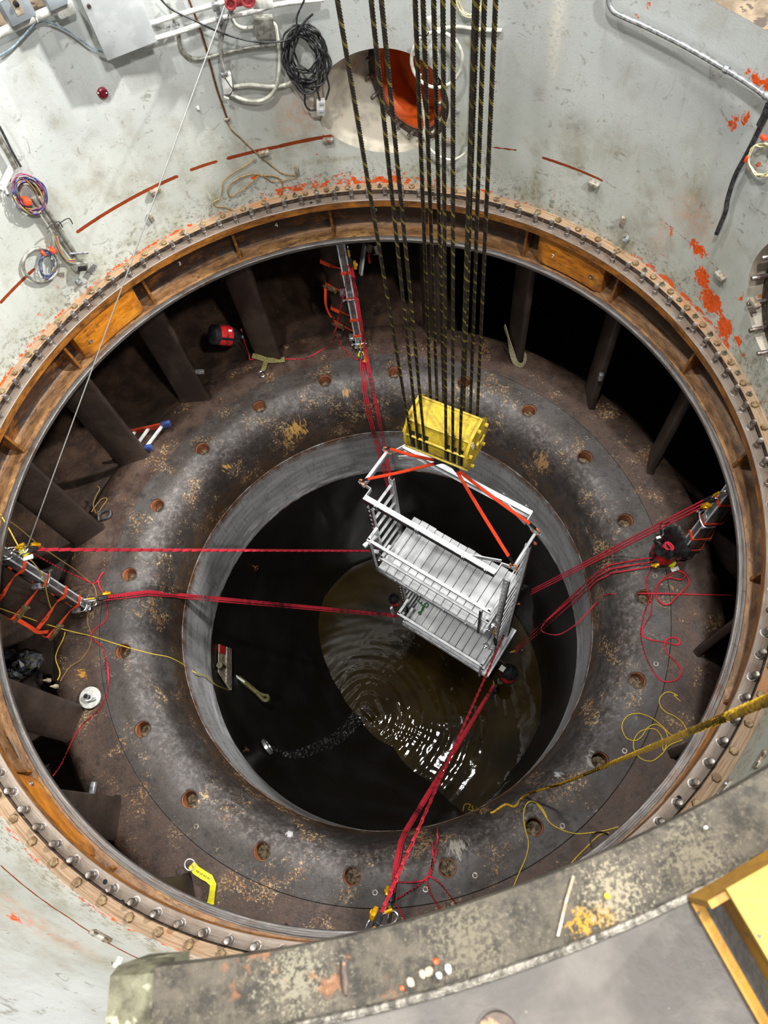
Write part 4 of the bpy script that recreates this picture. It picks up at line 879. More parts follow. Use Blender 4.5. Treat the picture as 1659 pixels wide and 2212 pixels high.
c = crop(0, 1050, .2532, [(-20, 240), (20, 265), (150, 350), (330, 500), (500, 620), (650, 720), (720, 780), (800, 850), (820, 930), (800, 1000), (750, 1100), (745, 1160), (780, 1280), (760, 1380), (690, 1480), (600, 1540), (540, 1620), (515, 1665)]); zs = [2.3, 2.22, 1.9, 1.4, .9, .4, .15]
cord('thin_cord', [atz(x, y, z) for (x, y), z in zip(c, zs)]+fl(c[7:], .01), .0065, MT['rope_brown'], 'brown cord sagging from the left lip over the red ropes', 'cord')
c = crop(1159, 1300, .3014, [(1045, 990), (960, 950), (900, 890), (820, 830), (730, 800), (650, 820), (612, 890), (640, 970), (700, 995), (750, 970), (800, 900), (860, 880), (920, 920), (940, 980), (922, 1050), (907, 1060), (900, 980), (860, 920), (800, 910), (730, 940), (695, 1010), (710, 1080), (760, 1130), (830, 1140), (900, 1090), (950, 1030), (1045, 990)])
cord('thin_cord', fl(c, .01), .0065, MT['rope_yel'], 'yellow cord lying in a loose double loop on the right floor', 'cord')
c = crop(1159, 1300, .3014, [(1030, 712), (1005, 690), (985, 670), (1010, 672), (960, 648), (915, 655), (882, 700), (890, 750), (930, 792), (990, 820), (1050, 870), (1080, 930), (1088, 972)])
cord('thin_cord', fl(c, .01), .0065, MT['rope_yel'], 'short S-shaped yellow cord with an eye on the right floor', 'cord')
c = crop(700, 1650, .3014, [(1345, 910), (1400, 780), (1450, 660), (1465, 560), (1440, 460), (1430, 360), (1450, 290), (1490, 268), (1550, 300), (1600, 390)])+crop(1159, 1712, .3014, [(0, 80), (40, 130), (100, 220), (200, 275), (290, 295), (390, 288), (500, 270), (590, 245)])
cord('thin_cord', fl(c, .01), .0065, MT['rope_yel'], 'yellow cord looping round the bore at the lower right', 'cord')
cord('thin_cord', fl(crop(1159, 1712, .3014, [(250, 505), (300, 450), (360, 390), (420, 330), (470, 295), (520, 290)]), .01), .0065, MT['rope_yel'], 'short yellow cord beside the dark strap loop at the lower right', 'cord')
b = MB(); c = fl(crop(1159, 1712, .3014, [(395, 390), (385, 340), (400, 300), (440, 278), (490, 285), (520, 300)]), .05); b.strap(smooth_path(c, 6), .05, .004, norm(c[2]-c[4])); b.build('strap_loop', MT['rubber'], label='dark webbing loop poking up at the lower right lip', cat='strap')
P = [atz(1700, 1492, 6.75), atz(1659, 1512, 6.55), atz(1560, 1552, 6.0), atz(1450, 1597, 5.0), atz(1330, 1645, 3.2), atz(1220, 1690, 1.2), atz(1160, 1708, .4)]+fl([(1130, 1722), (1112, 1742), (1092, 1738), (1068, 1753), (1060, 1756)], .02)
cord('poly_rope', P, .0155, MT['poly'], 'thick frayed yellow rope stretching from the right foreground to the throat edge', 'rope', None, 24, 4)
cord('frayed_end', fl([(1040, 1757), (1036, 1748), (1028, 1752), (1030, 1744), (1020, 1741), (1022, 1750), (1012, 1748), (1016, 1738), (1004, 1738), (1000, 1753)], .02), .006, MT['poly'], 'curly unravelled yellow rope end on the near throat edge', 'rope')
c = crop(0, 830, .2532, [(830, 870), (850, 895), (815, 960), (795, 1040), (830, 1110), (860, 1060), (910, 990), (900, 970), (860, 985), (805, 1050), (780, 1090)])
cord('thin_cord', [onfloor(x, y, .02) for x, y in c], .008, MT['rope_brown'], 'brown cord bight tied to the black shackle by the left vane', 'cord')
P = onfloor(226, 1112, .04); rt = thing('black_shackle', P-UZ*.04, 'black shackle lying beside the left stay vane foot', 'shackle'); b = MB(); b.tube(smooth_path([P+np.array(q) for q in ((-.09, 0, 0), (-.03, .05, .01), (.05, .05, .02), (.09, .0, .01), (.05, -.05, 0), (-.03, -.05, 0))], 5, True), .02, 8, closed=True); b.build('bow', MT['rubber'], rt); b = MB(); b.tube([P+np.array((-.08, -.07, .01)), P+np.array((-.08, .07, .01))], .016, 8); b.build('pin', MT['nut'], rt)

# aluminium channels strapped to three vanes
def letter(txt, P, x, y, size, m, parent, name='lettering'):
    cu = bpy.data.curves.new('t', 'FONT'); cu.body = txt; cu.size = size; cu.extrude = .001; cu.align_x = 'CENTER'; cu.align_y = 'CENTER'
    to = bpy.data.objects.new('t', cu); COL.objects.link(to); dg = bpy.context.evaluated_depsgraph_get(); dm = bpy.data.meshes.new_from_object(to.evaluated_get(dg)); bpy.data.objects.remove(to); dm.materials.clear(); dm.materials.append(m); dm.name = name
    x = norm(x); z = norm(np.cross(x, y)); y = np.cross(z, x); return place(dm, name, P, (x, y, z), parent)
def clamp(a, ac, label, side, texts):
    r_, t_, _ = radial(ac); vx, vy, _ = vane_axes(a); N0 = pol(3.815, a, 0); ch = pol(3.735, ac, 0)
    rt = thing('channel_clamp', ch, label, 'clamp', 'aluminium channels strapped to stay vanes'); cx = (r_, t_, UZ)
    b = MB(); b.bbox(ch+UZ*1.06, (.10, .11, 1.96), cx, .006); b.build('channel', MT['alu_dark'], rt)
    b = MB()
    for s in (-1, 1): b.box(ch-r_*.052+t_*s*.043+UZ*1.06, (.008, .018, 1.96), cx)
    b.build('channel_ridges', MT['alu'], rt, kind='stuff')
    for z in (.20, 1.12):
        b = MB(); b.bbox(ch-r_*.060+UZ*z, (.012, .075, .10), cx, .004); bp = b.build('clamp_plate', MT['galv'], rt)
        b = MB(); q = ch-r_*.075+UZ*(z-.06); b.tube(smooth_path([q+t_*.10+r_*.12, q+t_*.085, q-t_*.085, q-t_*.10+r_*.12], 5), .010, 8); b.build('u_bolt', MT['silver'], rt)
        for s in (-1, 1): b = MB(); b.hexa(q+t_*s*.10, -r_, .018, .03); b.build('nut', MT['silver'], bp)
        b = MB(); b.bbox(ch+t_*side*.10+UZ*(z-.02)+r_*.02, (.10, .07, .05), cx, .008); b.build('side_lug', MT['galv'], rt)
    for i, z in enumerate((.28, .62, 1.05, 1.52)):
        pts = [ch-r_*.058+t_*.06, ch-r_*.058-t_*.06, N0+vx*.02-vy*.062, N0+vx*.25-vy*.068, N0+vx*.44-vy*.05, N0+vx*.462, N0+vx*.44+vy*.05, N0+vx*.25+vy*.068, N0+vx*.02+vy*.062, ch-r_*.058+t_*.06]; c0 = N0+vx*.18
        sh = [0, 0, -.02, -.05, -.08, -.08, -.08, -.05, -.02, 0] if i % 2 == 0 else [0, 0, -.02, -.09, -.14, -.14, -.14, -.09, -.02, 0]
        P = [p+UZ*(z+h) for p, h in zip(pts, sh)]; up = [norm((p-c0)*np.array([1, 1, 0])) for p in pts]; b = MB(); b.strap(P, .05 if i % 2 else .045, .006, up); st = b.build('strap', MT['strap'], rt)
        if i % 2 == 0:
            for sgn in (-1, 1):
                q = N0+vx*.30+sgn*vy*.09+UZ*(z-.06); xs = norm(vx-UZ*.25); ax = (xs, vy*sgn, np.cross(xs, vy*sgn)); b = MB(); b.bbox(q, (.17, .035, .065), ax, .01); b.tube([q-xs*.06-ax[2]*.045, q-xs*.06+ax[2]*.045], .022, 10); b.bbox(q+xs*.10, (.10, .02, .05), ax, .006); b.build('ratchet', MT['hex'], rt)
        elif texts:
            for sgn in (side,): letter(texts[i//2], N0+vx*.22+sgn*vy*.0735+UZ*(z-.078), -vx*sgn+UZ*.15*sgn if sgn < 0 else -vx, UZ, .05, MT['black'], st)
    q = N0+vx*.40+side*vy*.10; b = MB(); b.strap(smooth_path([q+UZ*.95, q+side*vy*.05+UZ*.75, q+vx*.01+side*vy*.05+UZ*.58, q-vx*.05+side*vy*.06+UZ*.45], 5), .045, .004, vy); b.build('strap_tail', MT['strap'], rt)
    b = MB(); q = ch-r_*.06+UZ*.10; b.bbox(q-UZ*.03, (.10, .14, .012), cx, .004); b.bbox(q-r_*.03-UZ*.01, (.012, .12, .07), cx, .004); b.build('foot_plate', MT['galv'], rt)
    b = MB(); b.tube(smooth_path([q-r_*.02, q-r_*.07+t_*.03, q-r_*.13+t_*.01, q-r_*.12-t_*.03, q-r_*.05-t_*.03], 5, True), .010, 8, closed=True); b.build('shackle', MT['silver'], rt)
clamp(167.8, 166.9, 'silver aluminium channel strapped to the left stay vane', 1, ('N-TUFF', 'N-TUFF'))
clamp(77.8, 78.1, 'silver aluminium channel strapped to the far stay vane', 1, ('C', 'UR'))
clamp(347.8, 348.3, 'silver aluminium channel strapped to the right stay vane', 1, None)
for px, py, z, lb in ((40, 1190, 2.0, 'steel carabiner chain at the upper left lip'), (835, 1985, 1.2, 'silver shackle and gold swivel at the near lip')):
    P = atz(px, py, z); rt = thing('anchor_shackle', P, lb, 'shackle'); b = MB(); b.tube(smooth_path([P+np.array(q) for q in ((-.08, -.02, 0), (-.02, .04, .0), (.07, .04, 0), (.10, 0, 0), (.07, -.04, 0), (-.02, -.05, 0))], 5, True), .011, 8, closed=True); b.tube(smooth_path([P+np.array(q) for q in ((-.20, -.04, .03), (-.14, .03, .03), (-.07, .02, .0), (-.08, -.05, 0), (-.14, -.06, .02))], 5, True), .012, 8, closed=True); b.build('links', MT['silver'], rt, kind='stuff'); b = MB(); b.tube([P+np.array((-.0, .05, .01)), P+np.array((.07, .055, .01))], .018, 8); b.build('gate_sleeve', MT['gold'], rt)
# yellow pulleys / tags
for px, py, z, lb in ((54, 1191, 1.95, 'yellow rope tag at the upper left pulley'), (781, 768, .1, 'yellow pulley at the foot of the far clamped vane'), (1450, 1218, .05, 'yellow and white tag on the floor beside the right bag')):
    P = atz(px, py, z); b = MB(); b.bbox(P, (.09, .09, .05), (norm([.8, .5, 0]), norm([-.5, .8, 0]), UZ), .015); b.lathe(P+UZ*.02, UZ, [(.02, .02), (.045, .02), (.045, 0)], 14); rt = b.build('rope_tag', MT['yelstrap'], label=lb, cat='tag'); b = MB(); b.bbox(P+np.array((.02, -.07, -.02)), (.10, .05, .02), None, .006); b.build('tag_plate', MT['white'], rt)
# rope bags
def bag(P, ax, r, h, label, lie=False, letters=None, topz=None):
    d = norm(ax); s_, u_ = frame(d); rt = thing('rope_bag', np.asarray(P) if not lie else np.asarray(P), label, 'bag', 'red and black rope bags')
    g = np.random.default_rng(int(r*1e4+h*1e3)); n = 24
    def shell(zs, jit, name, m):
        V = []
        for z, rr in zs:
            for k in range(n): t = 2*PI*k/n; q = rr*(1+jit*(g.random()-.5)); V.append(np.asarray(P)+d*z+(s_*math.cos(t)+u_*math.sin(t))*q)
        b = MB(); mz = len(zs); b.add(V, [[i*n+k, i*n+(k+1) % n, (i+1)*n+(k+1) % n, (i+1)*n+k] for i in range(mz-1) for k in range(n)]+[list(range(n))[::-1]]); return b.build(name, m, rt, angle=60)
    shell([(0, r*.75), (.01, r*.97), (.06, r), (h*.22, r)], .04, 'base_cup', MT['black']); shell([(h*.22, r*1.005), (h*.4, r*1.03), (h*.62, r*1.0)], .05, 'body', MT['red'])
    if topz:
        nn = 48; V = []; zs = [(.60, 1.02, .0), (.70, 1.16, .06), (.80, 1.30, .16), (.90, 1.36, .26), (.98, 1.20, .24), (.97, .98, .18), (.88, .80, .14), (.70, .66, .08), (.52, .5, .0), (.50, .05, .0)]
        for z, rr, j in zs:
            for k in range(nn): t = 2*PI*k/nn; q = r*rr*(1+j*(.7*math.sin(3*t+1)+.5*math.sin(7*t+z*9)+.35*math.sin(13*t+4*z))); V.append(np.asarray(P)+d*(h*z+.045*j*4*math.sin(2*t+.6)*1.0+.02*j*math.sin(9*t))+(s_*math.cos(t)+u_*math.sin(t))*q)
        b = MB(); mz = len(zs); b.add(V, [[i*nn+k, i*nn+(k+1) % nn, (i+1)*nn+(k+1) % nn, (i+1)*nn+k] for i in range(mz-1) for k in range(nn)]); b.build('collar', MT['black'], rt, angle=50)
    if topz:
        pass
    else: shell([(h*.62, r*1.0), (h*.75, r*.9), (h*.9, r*.55), (h, r*.22), (h*1.05, r*.30)], .12, 'collar', MT['black'])
    for k in range(3):
        t = 2*PI*k/3+.4; q = lambda z, rr: np.asarray(P)+d*z+(s_*math.cos(t)+u_*math.sin(t))*rr; b = MB(); b.strap([q(.02, r*1.03), q(h*.3, r*1.05), q(h*.62, r*1.05)], .035, .005, s_*math.cos(t)+u_*math.sin(t)); b.build('webbing', MT['black'], rt)
    return rt, d, s_, u_
P0, P1 = atR(456, 722, 4.02), atR(512, 727, 3.98)
rt, d, s_, u_ = bag(P0, P1-P0, .135, np.linalg.norm(P1-P0)*1.15, 'red and black rope bag hanging sideways in the far left bay')
vw = norm(CAM-P0); vw = norm(vw-d*(vw@d)); yd = np.cross(vw, d); letter('PETZL', P0+d*.18+vw*.147-yd*.05, yd, -d, .05, MT['black'], rt)
b = MB(); b.bbox(P0+d*.21+vw*.145+yd*.07, (.05, .03, .01), (d, yd, vw), .003); b.build('white_tab', MT['paint_white'], rt)
Q = onfloor(1428, 1203); rt, d, s_, u_ = bag(Q, (.02, .0, 1), .15, .50, 'open red and black rope bag standing on the right floor', topz=True)
b = MB(); g = np.random.default_rng(3); b.tube(smooth_path([Q+np.array([.06*math.cos(k*1.7)*(.5+.5*g.random()), .06*math.sin(k*1.7), .30+.05*g.random()]) for k in range(16)], 5), RR, 8); b.build('coiled_rope', MT['rope_red'], rt)
b = MB(); b.box(Q+np.array((-.12, .1, .47)), (.05, .03, .02)); b.build('white_tab', MT['paint_white'], rt)
bag(atz(856, 1303, -4.1), (-.1, .1, 1), .10, .34, 'small red and black bag hanging outside the left platform ladder')
Q = atz(1096, 1462, -5.75); rt, d, s_, u_ = bag(Q, (.1, .1, 1), .17, .42, 'black and red tool bag hanging under the right end of the platform'); vw = norm(CAM-Q)
b = MB(); b.bbox(atz(1085, 1444, -5.36), (.11, .10, .006), (norm([.8, .6, 0]), norm([-.6, .8, 0]), UZ), .002); b.build('white_label', MT['paint_white'], rt)
# green webbing on the lower deck
c = crop(780, 1120, .2411, [(500, 725), (535, 765), (560, 790), (545, 830), (515, 840), (530, 860), (550, 800), (575, 760), (600, 765), (590, 795), (560, 785), (540, 770), (545, 745)])
b = MB(); b.strap(smooth_path([atz(x, y, -4.86+.02*(i % 2)) for i, (x, y) in enumerate(c)], 6), .022, .004, UZ); b.build('webbing', MT['green'], label='crumpled green webbing on the lower deck', cat='webbing')

# ------------------------------------------------------------------ things lying about on the ring
P = onfloor(200, 1508); ax = norm([.0, -.1, 1]); rt = thing('round_flange', P, 'white round pipe flange lying by the left stay vane', 'flange')
b = MB(); b.lathe(P, ax, [(0, 0), (.115, 0), (.115, .04), (.118, .05)], 36); b.build('base', MS['bore'], rt)
b = MB(); b.lathe(P, ax, [(.125, .04), (.128, .05), (.128, .075), (.12, .08), (.055, .085), (.05, .12), (.03, .12), (.025, .06)], 36); b.build('disc', MT['white'], rt)
b = MB(); b.lathe(P+np.array((-.02, .015, 0)), ax, [(.034, .10), (.034, .135), (.018, .135), (.016, .10)], 20); b.bbox(P+np.array((.03, -.05, .10)), (.10, .035, .03), None, .01); b.build('boss', MT['galv'], rt, kind='stuff'); b = MB(); b.lathe(P+np.array((-.02, .015, 0)), ax, [(0, .137), (.024, .137), (.026, .13)], 18); b.build('bore', MT['black'], rt)
# yellow and olive straps
c = crop(0, 1712, .3014, [(1385, 515), (1420, 555), (1470, 590), (1510, 615), (1540, 660), (1532, 720), (1520, 760), (1507, 800)]); P = fl(c, .03); hs = [.06, .07, .06, .05, .06, .06, .03, .01]
up = [norm([.1, -.1, 1]), norm([.1, -.1, 1]), norm([.1, 0, 1]), norm([.4, .2, 1]), norm([.9, .2, .5]), norm([1, .1, .5]), norm([1, 0, .7]), norm([.5, 0, 1])]; P = [p+UZ*h for p, h in zip(P, hs)]
rt = thing('yellow_strap', P[2], 'bright yellow lifting strap lying on the near left floor', 'strap'); b = MB(); b.strap(P, .085, .006, up); b.build('band', MT['yelstrap'], rt)
b = MB(); q = P[0]; b.tube([q+np.array([.055*math.cos(a), .055*math.sin(a), .05+.02*math.sin(a)]) for a in np.linspace(0, 2*PI, 20)[:-1]], .006, 8, closed=True); b.build('ring', MT['white'], rt); letter('N3 LO W3 RC', P[2]+UZ*.006, P[3]-P[1], np.cross(UZ, P[3]-P[1]), .028, MT['black'], rt)
c = [(545, 768), (560, 772), (580, 778), (600, 778), (615, 776)]; rt = thing('olive_strap', onfloor(575, 790), 'olive strap with a steel D-ring round the foot of the far left vane', 'strap'); P = fl(c, .05); b = MB(); b.strap(smooth_path(P, 5), .075, .008, norm([0, -.5, 1])); b.build('band', MT['olive'], rt)
P = fl([(576, 776), (572, 790), (568, 800)], .04); b = MB(); b.strap(P, .07, .008, UZ); b.build('tail', MT['olive'], rt); q = onfloor(566, 808, .03); b = MB(); b.tube([q+np.array([.05*math.cos(a), .05*math.sin(a), 0]) for a in np.linspace(0, 2*PI, 22)[:-1]], .011, 8, closed=True); b.build('ring', MT['silver'], rt)
N0 = pol(3.815, 41.8, 0); vx, vy, _ = vane_axes(41.8); lp = [N0+vx*.46+vy*.09+UZ*.36, N0+vx*.30+vy*.095+UZ*.30, N0+vx*.10+vy*.085+UZ*.12, N0+vx*.01+vy*.065+UZ*.05, N0-vx*.04+UZ*.04, N0+vx*.01-vy*.065+UZ*.06, N0+vx*.10-vy*.085+UZ*.12]
cn = N0+vx*.2; b = MB(); sp = smooth_path(lp, 5); b.strap(sp, .08, .010, [norm((p-cn)*np.array([1, 1, .2])) for p in sp]); b.build('beige_strap', MT['beige'], label='beige strap looped round the foot of a right-hand vane', cat='strap')
# ladder end at the foot of a left vane
rt = thing('ladder', atz(340, 930, .1), 'orange fibreglass ladder lying behind a left vane with blue feet', 'ladder')
A0, A1 = atz(357, 917, .16), atz(275, 935, -.10); B0, B1 = atz(318, 968, .10), atz(240, 985, -.15)
for p, q in ((A0, A1), (B0, B1)): b = MB(); b.beam(p, q, .03, .08); b.build('rail', MT['ladderred'], rt); b = MB(); b.bbox(p+(p-q)*.02, (.16, .06, .11), (norm(p-q), norm(np.cross(UZ, p-q)), UZ), .02); b.build('foot', MT['blue'], rt)
for f in (.06, .42, .78): b = MB(); b.beam(A0+(A1-A0)*f, B0+(B1-B0)*f, .035, .03); b.build('rung', MT['white'], rt)
# folded step stool behind the far lip
rt = thing('folding_steps', atR(790, 580, 4.3), 'folded lilac and red steps leaning in the dark far bay', 'steps')
for p, q, m in (((787, 528), (779, 592), 'white'), ((812, 530), (818, 548), 'white'), ((776, 600), (774, 618), 'black'), ((800, 528), (796, 545), 'wood')): b = MB(); b.beam(atR(*p, 4.3), atR(*q, 4.25), .07, .03); b.build('rail', MT[m], rt)
b = MB(); b.bbox(atR(797, 553, 4.32), (.12, .03, .16), radial(76), .01); b.build('red_step', MT['red'], rt); b = MB(); b.tube([atR(806, 549, 4.28), atR(820, 548, 4.28)], .012, 8); b.build('brace', MT['silver'], rt)
# wet rocks and scrap in the left bay
for i, (px, py, r, lb) in enumerate(((58, 1432, .17, 'dark wet rock with mossy rim in the left bay'), (36, 1455, .12, 'small mossy rock beside the larger rock in the left bay'), (14, 1418, .11, 'grey rock fragment at the left edge behind the lip'))):
    P = atz(px, py, -.35); b = MB(); b.ell(P, (r*1.2, r*.9, r), None, 16, 10, .28, i+5); b.build('rock', MT['rock'], label=lb, cat='rock', angle=25)
for px, py, lb in ((107, 1470, 'white metal plug beside the left cords'), (123, 1483, 'brown metal plug where the two cords end')):
    P = onfloor(px, py); b = MB(); b.lathe(P, norm([-.3, -.1, 1]), [(0, .11), (.008, .11), (.02, .05), (.03, .04), (.03, 0), (0, 0)], 14); b.build('plug', MT['bracket'] if px < 110 else MT['wood'], label=lb, cat='plug')
# metal tabs welded on vane edges
for a, z, lb in ((23.8, .80, 'small bright metal tab on the edge of a right-hand vane'), (113.8, .62, 'small metal tab on the edge of the vane left of the bag'), (203.8, .62, 'small metal tab on the lower left vane')):
    vx, vy, _ = vane_axes(a); P = pol(3.79, a, z); b = MB(); b.bbox(P-vx*.04+vy*.02*(1 if a < 100 else -1), (.05, .05, .12), (vx, vy, UZ) if a < 100 else (UZ, vy, vx), .004); b.build('metal_tab', MT['galv'], label=lb, cat='bracket', group='metal tabs on the vanes')

# ------------------------------------------------------------------ down in the draft tube
def ontube(px, py, off=.0):
    D = ray(px, py); D = D/np.linalg.norm(D); t = (-2.2-CAM[2])/D[2]
    for _ in range(3000):
        P = CAM+D*t; a = thz(P)[0]
        if math.hypot(P[0], P[1]) >= draft_R(a, max(P[2], ZW))-off or P[2] < ZW: break
        t += .004
    return P
H = [ontube(473, 1392, .02), ontube(497, 1402, .02), ontube(497, 1491, .02), ontube(472, 1452, .02)]; hc = sum(H)/4; hr = norm(hc*np.array([1, 1, 0]))
rt = thing('hatch', hc-UZ*.4, 'pale lit hatch opening low in the left throat wall', 'hatch'); b = MB(); b.prism([p+hr*.01 for p in H], -hr*.012); b.build('panel', MT['wood'], rt)
J = [H[1]+(H[0]-H[1])*.45, H[1], H[2], H[2]+(H[3]-H[2])*.45]; b = MB(); b.prism(J, -hr*.03); b.build('jamb', MT['bracket'], rt); K2 = [H[0], H[0]+(H[1]-H[0])*.5, H[0]+(H[1]-H[0])*.5+(H[3]-H[0])*.3, H[0]+(H[3]-H[0])*.3]; b = MB(); b.prism(K2, -hr*.02); b.build('red_cover', MT['red'], rt)
P = [ontube(474, 1437, .06), atz(498, 1452, -3.15), atz(530, 1475, -3.3), atz(556, 1497, -3.4), atz(570, 1512, -3.45), atz(579, 1511, -3.45), atz(578, 1503, -3.42), atz(566, 1500, -3.4), atz(545, 1487, -3.35)]
rt = thing('mossy_strap', P[0], 'slimy mossy strap hanging out of the hatch in the throat', 'strap'); b = MB(); b.tube(smooth_path(P, 6), [.05-.0006*k for k in range(49)], 8); b.build('strap', MT['mossrope'], rt); b = MB(); b.tube([P[1]+UZ*.05, P[2]+UZ*.05], .02, 8); b.build('pale_tag', MT['white'], rt)
for px, py, lb in ((551, 1226, 'rusty eye bolt on the upper left throat wall'), (531, 1622, 'rusty eye bolt on the lower left throat wall')):
    P = ontube(px, py, .03); r_, t_, _ = radial(thz(P)[0]); b = MB(); b.tube([P+t_*.045*math.cos(a)+UZ*.05*math.sin(a)-r_*.03 for a in np.linspace(0, 2*PI, 20)[:-1]], .011, 8, closed=True); b.tube([P+r_*.05+UZ*.05, P-r_*.03+UZ*.05], .013, 8); b.build('eye_bolt', MT['copper'], label=lb, cat='eye bolt')
P = ontube(578, 1613, .03); r_, t_, _ = radial(thz(P)[0]); b = MB(); b.lathe(P+r_*.03, -r_, [(.14, 0), (.14, .05), (.10, .06), (.095, 0)], 24); b.build('drain_pipe', MT['galv'], label='drain pipe mouth spilling water into the draft tube', cat='pipe')
t = NT('white_water'); t.out(t.mix(t.step(t.noise(14, 6, .7), .45, .6), '2a2b2b', 'b8bcbc'), .2, 0, .5); tr = t.n.new('ShaderNodeBsdfTransparent'); mx = t.n.new('ShaderNodeMixShader'); t.lnk(t.math('MULTIPLY', t.step(t.noise(24, 5, .75, t.map((1, 1, .4))), .46, .68), .55), mx.inputs[0]); t.t.links.new(tr.outputs[0], mx.inputs[1]); t.t.links.new(t.b.outputs[0], mx.inputs[2]); t.t.links.new(mx.outputs[0], t.n['Material Output'].inputs['Surface'])
Q = [ontube(x, y, .10) for x, y in ((584, 1614), (608, 1622), (640, 1630), (690, 1612), (735, 1590))]+[SP+UZ*.3+(P-SP)*.06, SP+UZ*.02]
b = MB(); path = smooth_path(Q, 6); wds = np.linspace(.05, .30, len(path))
V = []; g = np.random.default_rng(2)
for i, p in enumerate(path):
    d = norm(path[min(i+1, len(path)-1)]-path[max(i-1, 0)]); s_ = norm(np.cross(d, norm(CAM-p))); nn = norm(np.cross(s_, d))
    for k in range(9): f = k/8*2-1; V.append(p+s_*wds[i]*.5*f*(1+.2*g.random())+nn*(.03*(1-f*f)+.02*g.random()))
b.add(V, [[i*9+k, i*9+k+1, (i+1)*9+k+1, (i+1)*9+k] for i in range(len(path)-1) for k in range(8)]); b.build('water_stream', t.m, label='thin stream of water running from the drain pipe to the pool', cat='water')

# ------------------------------------------------------------------ fixtures on the pit wall
def wl(pts, off=.03): return [onwall(x, y, off) for x, y in pts]
def pipe(name, pts, r, m, label, cat='pipe', off=.04, n=6, closed=False, parent=None, group=None, lobes=0):
    P = [onwall(p[0], p[1], p[2] if len(p) > 2 else off) for p in pts]; b = MB(); b.tube(smooth_path(P, n, closed), r, 10, closed=closed, lobes=lobes, twist=40 if lobes else 0)
    return b.build(name, m, parent, **({} if parent is not None else dict(label=label, cat=cat, group=group)))
def wax(px, py):
    r_, t_, z_ = radial(thz(onwall(px, py))[0]); return (t_, r_, z_)
def wbox(name, px, py, size, off, m, label=None, cat=None, parent=None, bev=.008, tilt=0, group=None):
    """box with its centre at the pixel on the cylinder RW-off; size = (along wall, out of wall, height)"""
    P = onwall(px, py, off); t_, r_, z_ = wax(px, py); c, s = math.cos(tilt), math.sin(tilt); b = MB(); b.bbox(P, size, (t_*c+z_*s, r_, z_*c-t_*s), bev)
    return b.build(name, m, parent, **({} if parent is not None else dict(label=label, cat=cat, group=group)))
# large grey cabinet
A, B = atR(233, 130, 3.52), atR(337, 88, 3.52); a0, a1 = thz(A)[0], thz(B)[0]; zb = (A[2]+B[2])/2; ac = (a0+a1)/2; r_, t_, z_ = radial(ac); wd = np.linalg.norm((A-B)[:2]); hgt = .72
ct = thing('cabinet', pol(3.62, ac, zb), 'large grey steel cabinet hanging on the upper left wall', 'cabinet'); C0 = pol(3.52*math.cos(math.radians((a0-a1)/2)), ac, zb+hgt/2)
b = MB(); b.bbox(C0+r_*.115, (wd, .21, hgt), (t_, r_, z_), .006); b.build('body', MT['grey'], ct); b = MB(); b.bbox(C0, (wd+.012, .02, hgt+.006), (t_, r_, z_), .005); dr = b.build('door', MT['grey'], ct)
P = atR(192, 13, 3.505); b = MB(); b.lathe(P, -r_, [(.016, -.005), (.016, .008), (.009, .010), (.008, .004), (0, .004)], 14); b.build('lock', MT['stud'], dr)
for sx in (-.4, .35): b = MB(); b.box(C0+r_*.2+t_*wd*sx-z_*(hgt/2+.02), (.05, .03, .05), (t_, r_, z_)); b.build('foot_lug', MT['galv'], ct)
# control boxes at the top left corner
for px, py, w_, h_, lb in ((28, 6, .22, .22, 'blue-grey control box with a black knob at the top left corner'), (112, -12, .16, .14, 'second blue-grey box above the white conduit at top left')):
    P = onwall(px, py, .11); t_, r_, z_ = wax(px, py); rt = thing('control_box', P-z_*h_/2, lb, 'box'); b = MB(); b.bbox(P, (w_, .14, h_), (t_, r_, z_), .015); b.build('body', MT['bluegrey'], rt); b = MB(); b.bbox(P-r_*.075, (w_-.02, .015, h_-.02), (t_, r_, z_), .006); b.build('cover', MT['bluegrey'], rt)
    if px < 60:
        b = MB(); b.box(P-r_*.084+z_*.01, (.06, .004, .12), (t_, r_, z_)); b.build('plate', MT['wood'], rt); b = MB(); b.lathe(P-r_*.085+z_*.03, -r_, [(.020, 0), (.018, .03), (0, .032)], 16); b.build('knob', MT['black'], rt)
        b = MB(); b.box(P-r_*.084+z_*.10-t_*-.05, (.10, .005, .04), (t_, r_, z_)); b.build('white_sticker', MT['paint_white'], rt)
wc = thing('white_conduit', onwall(60, 50, .1), 'thick white conduit with fitting under the control boxes', 'conduit')
pipe('pipe', [(-30, 85), (0, 72), (60, 44), (115, 20)], .033, MT['white'], None, off=.09, parent=wc); wbox('fitting', 140, 18, (.16, .10, .09), .08, MT['white'], parent=wc, bev=.02); pipe('collar', [(108, 24), (120, 18)], .040, MT['white'], None, off=.09, parent=wc); b = MB(); q = onwall(76, 38, .09); b.lathe(q, onwall(80, 36, .09)-onwall(72, 40, .09), [(.036, -.006), (.038, 0), (.036, .006)], 16); b.build('cable_tie', MT['paint_white'], wc)
pipe('blue_tube', [(-10, 125), (0, 120), (30, 100), (60, 68), (80, 50), (100, 47), (130, 58), (160, 76), (190, 98), (215, 110), (235, 116)], .008, MT['bluehose'], 'clear blue tube sagging from the white conduit to the cabinet', 'tube', .06)
